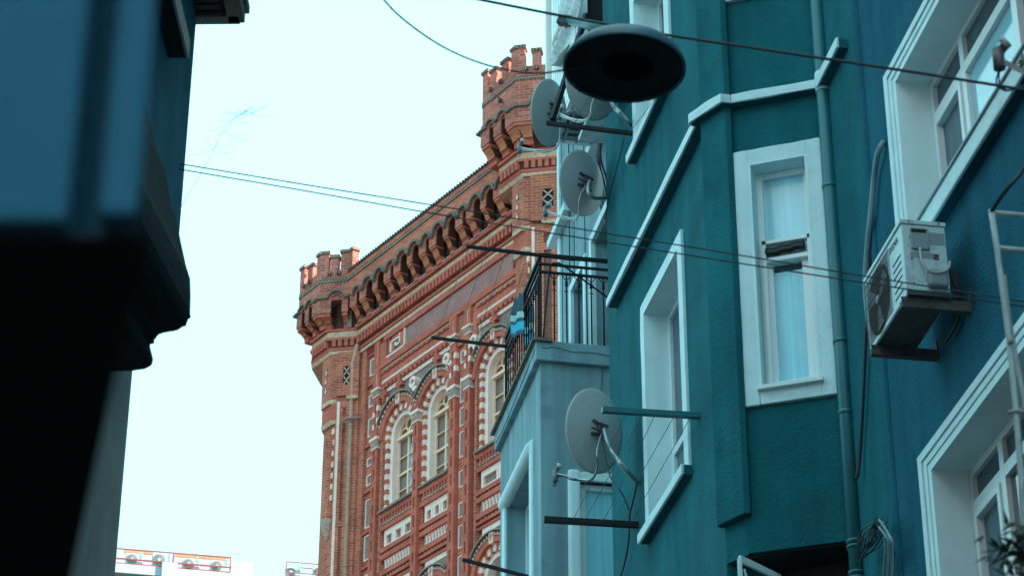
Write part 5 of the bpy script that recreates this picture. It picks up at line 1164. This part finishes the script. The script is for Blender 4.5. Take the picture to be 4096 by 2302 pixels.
# ================================================================== LEFT SIDE of the street
Yl = 12; kc = at(745, 600, Yl); LW = Wall(kc, 181)          # s runs back towards the camera, n into the street
LWh = thing('left_house', 'tall deep teal house on the left with a brown boarded eave', 'house', LW.P(2, -1, 0))
lw = lambda mb, name, m, par=None, bevel=0: mb.build(name, M[m], par or LWh, bevel)
ze = LW.sz(790, 108, 0)[1]
zlo = at(600, 1290, Yl).z
mb = MB(); mb.box(LW, 0, 8, -5, 0, zlo, ze + 1.2); lw(mb, 'upper_wall', 'leftteal', None, .01)
kg = at(495, 1900, 12.3); LG = Wall(kg, 181)
mb = MB(); mb.box(LG, 0, 8, -5, 0, 0, zlo + .5); lw(mb, 'lower_wall', 'grey', None, .01)
ev = MB(); ev.box(LW, -.02, 8, 0, .245, ze + .03, ze + .09); eo = lw(ev, 'eave', 'wood')
s = .03
while s < 1.6: q_ = MB(); q_.box(LW, s, 1.6 if False else s + .05, .0, .16, ze + .012, ze + .03); lw(q_, 'eave_board', 'wood', eo); s += .075
q_ = MB(); q_.box(LW, -.03, .05, -.02, .26, ze, ze + .03); lw(q_, 'end_board', 'fascia', eo)
for i in range(4): q_ = MB(); q_.box(LW, -.02 + i * .32, .29 + i * .32, .19, .29, ze + .0 + .002 * i, ze + .07); lw(q_, 'fascia_board', 'fascia', eo, .006)
q_ = MB(); q_.box(LW, -.05, 8, .24, .31, ze + .09, ze + .14); lw(q_, 'gutter_edge', 'fascia', eo)
pw = LW.sz(744, 232, .10)
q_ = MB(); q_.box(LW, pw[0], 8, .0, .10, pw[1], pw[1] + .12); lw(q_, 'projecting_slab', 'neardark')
q_ = MB(); q_.box(LW, pw[0] - .01, 8, .10, .115, pw[1] - .005, pw[1] + .12); lw(q_, 'slab_edging', 'grey')
# folded awning
AW = thing('folded_awning', 'black folded canvas awning hanging from the left house', 'awning', at(650, 1100, 10.3))
ya = 10.3
outl = [(540, 330), (590, 430), (618, 560), (648, 655), (664, 690), (690, 840), (706, 870), (724, 960), (748, 1070), (764, 1120), (766, 1190), (764, 1260), (750, 1300), (712, 1325), (640, 1338), (624, 1360), (606, 1370), (604, 1392), (616, 1440), (612, 1464), (580, 1480), (524, 1488), (360, 1490), (360, 330)]
mb = MB(); mb.loft([at(x, y, ya) for x, y in outl], [at(x, y, ya) + Vector((-.12, -.9, 0)) for x, y in outl]); mb.build('canvas', M['awning'], AW, .015)
for (x0, y0), (x1, y1) in (((630, 660), (752, 1270)), ((600, 600), (735, 1300)), ((580, 640), (690, 1320)), ((560, 700), (640, 1330)), ((540, 760), (606, 1370))):
    mb = MB(); mb.tube(smooth([at(x0, y0, ya - .02), at((x0 + x1) / 2 + 8, (y0 + y1) / 2, ya - .03), at(x1, y1, ya - .02)], 6), .014, 8); mb.build('fold', M['awning'], AW)
# near bay, out of focus
NB = thing('near_bay', 'blurred blue bay with a black underside at the left edge, nearest the viewer', 'house bay', at(400, 860, 1.6))
yn = 1.6; z0n = at(585, 880, yn).z; X = lambda px, y=500: at(px, y, yn).x
x3 = X(592); azn = R_(-13.5)
t = math.tan(azn)
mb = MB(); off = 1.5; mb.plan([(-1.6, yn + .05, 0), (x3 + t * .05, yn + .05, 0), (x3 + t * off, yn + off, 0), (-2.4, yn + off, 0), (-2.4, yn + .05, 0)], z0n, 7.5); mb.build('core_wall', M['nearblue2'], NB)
mb = MB(); mb.plan([(-1.6, yn, 0), (X(300), yn, 0), (X(300), yn + .05, 0), (-1.6, yn + .05, 0)], z0n, 7.5); mb.build('front_panel', M['nearblue'], NB, .006)
mb = MB(); mb.plan([(X(432), yn - .01, 0), (x3, yn - .01, 0), (x3 + t * .05, yn + .05, 0), (X(432), yn + .05, 0)], z0n, 7.5); mb.build('front_panel', M['nearblue'], NB, .006)
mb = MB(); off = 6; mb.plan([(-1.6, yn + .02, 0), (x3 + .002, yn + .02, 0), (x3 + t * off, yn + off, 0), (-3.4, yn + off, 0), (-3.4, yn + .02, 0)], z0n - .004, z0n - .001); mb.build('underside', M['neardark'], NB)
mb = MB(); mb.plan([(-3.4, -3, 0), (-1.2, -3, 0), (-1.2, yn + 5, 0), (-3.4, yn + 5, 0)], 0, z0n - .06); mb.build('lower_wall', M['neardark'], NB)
mb = MB(); mb.plan([(-4.5, -14, 0), (-2.2, -14, 0), (-2.2, yn + 7.5, 0), (-4.5, yn + 7.5, 0)], 0.005, 17); mb.build('main_wall', M['grey'], NB)  # out-of-view side wall, raised to hold skylight back from the street
BB = MB(); BB.wbox(-8, 12, -44, -32, 0.01, 11); tag(BB.build('unseen_rear_block', M['grey'], loc=(0, -38, 0)), 'added unseen grey block cutting skylight behind the viewer', 'house')  # added out-of-view block that cuts skylight from behind the camera
# dry stems against the sky, rooted on the left house
VN = thing('dry_vine', 'thin bleached dry stem arching over the sky from the left house', 'vine', at(730, 825, 12.2))
mb = MB(); yv = 12.2
main = smooth([at(724, 828, yv), at(760, 765, yv), at(800, 700, yv), at(850, 610, yv), at(880, 545, yv), at(930, 480, yv), at(985, 445, yv), at(1010, 425, yv)], 6); mb.tube(main, .0016, 5, r1=.0006)
for i in range(46):
    p = random.choice(main[18:]); 
    if i < 18: p = main[random.randint(30, len(main) - 1)]
    q_ = p + Vector((random.uniform(-.16, .16), 0, random.uniform(-.08, .07))); mb.tube(smooth([p, p.lerp(q_, .5) + Vector((0, 0, -.02)), q_], 3), .0006, 4)
    mb.ball(q_, .0025, seg=6, rings=4)
for p in main[::5]: mb.ball(p, .0028, seg=6, rings=4)
mb.build('stem', M['twig'], VN)

# ================================================================== white rooftop with condensers far below the school
RY = 110; ra_ = at(469, 2188, RY); RW = Wall(ra_, 77.5); RW.n = -RW.n if RW.n.y > 0 else RW.n
def rz(x, y, n=0):
    d = ray(x, y); c_ = Vector((0, 0, CZ)); t = RW.n.dot(RW.o + RW.n * n - c_) / RW.n.dot(d); p = c_ + d * t; return (p - RW.o).dot(RW.d), p.z
WR = thing('white_rooftop', 'white rendered roof parapet of the distant block at the bottom left', 'building', RW.P(3, -3, 0))
zp = rz(700, 2278)[1]; wr = lambda mb, name, m, par=None: mb.build(name, M[m], par or WR)
mb = MB(); mb.box(RW, -8, 14, -12, -.4, 0, zp); wr(mb, 'wall', 'roofwhite')
mb = MB(); mb.box(RW, -8, 14, -.6, .0, zp - .35, zp + .1); wr(mb, 'parapet', 'roofwhite')
s_, _ = rz(646, 2290); mb = MB(); mb.box(RW, s_, s_ + .75, -.6, .12, zp - 2, zp + .35); wr(mb, 'parapet_pier', 'roofwhite')
mb = MB(); mb.box(RW, -6, s_ - .1, -.58, -.35, zp - .9, zp - .42); wr(mb, 'dark_window', 'void')
def rooftop_ac(x0, y0, x1, y1, lab):
    s0, z1_ = rz(x0, y0, -.6); s1, _ = rz(x1, y0, -.6); _, z0_ = rz(x0, y1, -.6); s1 = s0 + max(.7, s1 - s0)
    o = thing('rooftop_condenser', lab, 'air conditioner', RW.P(s0, -.6, z0_), 'rooftop condensers'); h = z1_ - z0_; Wd = s1 - s0
    mb = MB(); mb.box(RW, s0, s1, -1.0, -.6, z0_, z1_); mb.build('casing', M['white'], o, .02)
    c = s0 + Wd * .36; cz_ = z0_ + h * .5; r = min(h * .42, Wd * .32)
    mb = MB(); mb.ring(RW, c, cz_, .01, r, -.6, -.585, 0, 360, 24); fo = mb.build('fan_guard', M['fan'], o)
    mb = MB()
    for i in range(14):
        t = i * math.pi / 7; mb.bar(RW.P(c + .07 * math.cos(t), -.57, cz_ + .07 * math.sin(t)), RW.P(c + r * .96 * math.cos(t + .35), -.57, cz_ + r * .96 * math.sin(t + .35)), .014, .01)
    mb.ring(RW, c, cz_, .0, .07, -.58, -.56, 0, 360, 12); mb.build('fan_hub', M['white'], fo)
    text('beko', RW.P(s0 + Wd * .93, -.595, z0_ + h * .12 + .22), Vector((0, 0, 1)), -RW.d, .22, 'lettering', 'mark', o, .003)
    return o
for i, (x0, y0, x1, y1, lab) in enumerate([(505, 2208, 574, 2256, 'leftmost white rooftop condenser under the orange beam'), (611, 2207, 688, 2262, 'larger white rooftop condenser left of the red post'), (731, 2227, 800, 2274, 'white rooftop condenser right of the red post, behind a slanting red bar'), (843, 2236, 915, 2284, 'white rooftop condenser at the right end of the orange beam'), (1143, 2261, 1204, 2306, 'white rooftop condenser inside the small open frame'), (1253, 2260, 1310, 2306, 'white rooftop condenser against the brick school corner')]): rooftop_ac(x0, y0, x1, y1, lab)
SF = thing('steel_frame', 'red steel frame with an orange beam over the distant condensers', 'frame', RW.P(0, -1.2, zp))
def rbar(p, q_, w, m, name='bar', n=-.3):
    a, b = rz(*p, n), rz(*q_, n); mb = MB(); mb.bar(RW.P(a[0], n, a[1]), RW.P(b[0], n, b[1]), w, w); mb.build(name, M[m], SF)
rbar((465, 2191), (925, 2228), .06, 'redsteel', 'top_rail'); rbar((460, 2230), (925, 2268), .07, 'redsteel', 'rail'); rbar((462, 2249), (920, 2287), .06, 'redsteel', 'rail', -.35)
rbar((923, 2228), (919, 2290), .06, 'redsteel', 'post'); rbar((695, 2212), (690, 2268), .08, 'redsteel', 'post'); rbar((705, 2274), (776, 2262), .07, 'redsteel', 'brace', -.25)
for p, q_ in (((495, 2203), (614, 2212)), ((700, 2219), (915, 2236))):
    a, b = rz(*p, -1.2), rz(*q_, -1.2); mb = MB(); mb.bar(RW.P(a[0], -1.2, a[1]), RW.P(b[0], -1.2, b[1]), .10, .13); mb.build('orange_beam', M['orangebeam'], SF)
mb = MB(); a = rz(470, 2235, -1.6); mb.box(RW, a[0] - 1, a[0] + 6.7, -1.7, -1.6, zp, a[1] + .45); wr(mb, 'white_screen', 'roofwhite')
S2 = thing('steel_frame', 'small open red frame round the condensers beside the brick school', 'frame', RW.P(9, -1.2, zp))
for p, q_ in (((1146, 2244), (1312, 2258)), ((1146, 2244), (1145, 2306)), ((1150, 2287), (1312, 2298)), ((1200, 2268), (1250, 2272))):
    a, b = rz(*p, -.4), rz(*q_, -.4); mb = MB(); mb.bar(RW.P(a[0], -.4, a[1]), RW.P(b[0], -.4, b[1]), .05, .05); mb.build('bar', M['redsteel'], S2)

# ------------------------------------------------------------------ ground
g = MB(); g.wbox(-600, 600, -60, 900, -.2, 0); tag(g.build('ground', M['openground'], loc=(0, 0, 0)), None, None, None, 'structure')
for o in bpy.data.objects:
    if '_o' in o: del o['_o']
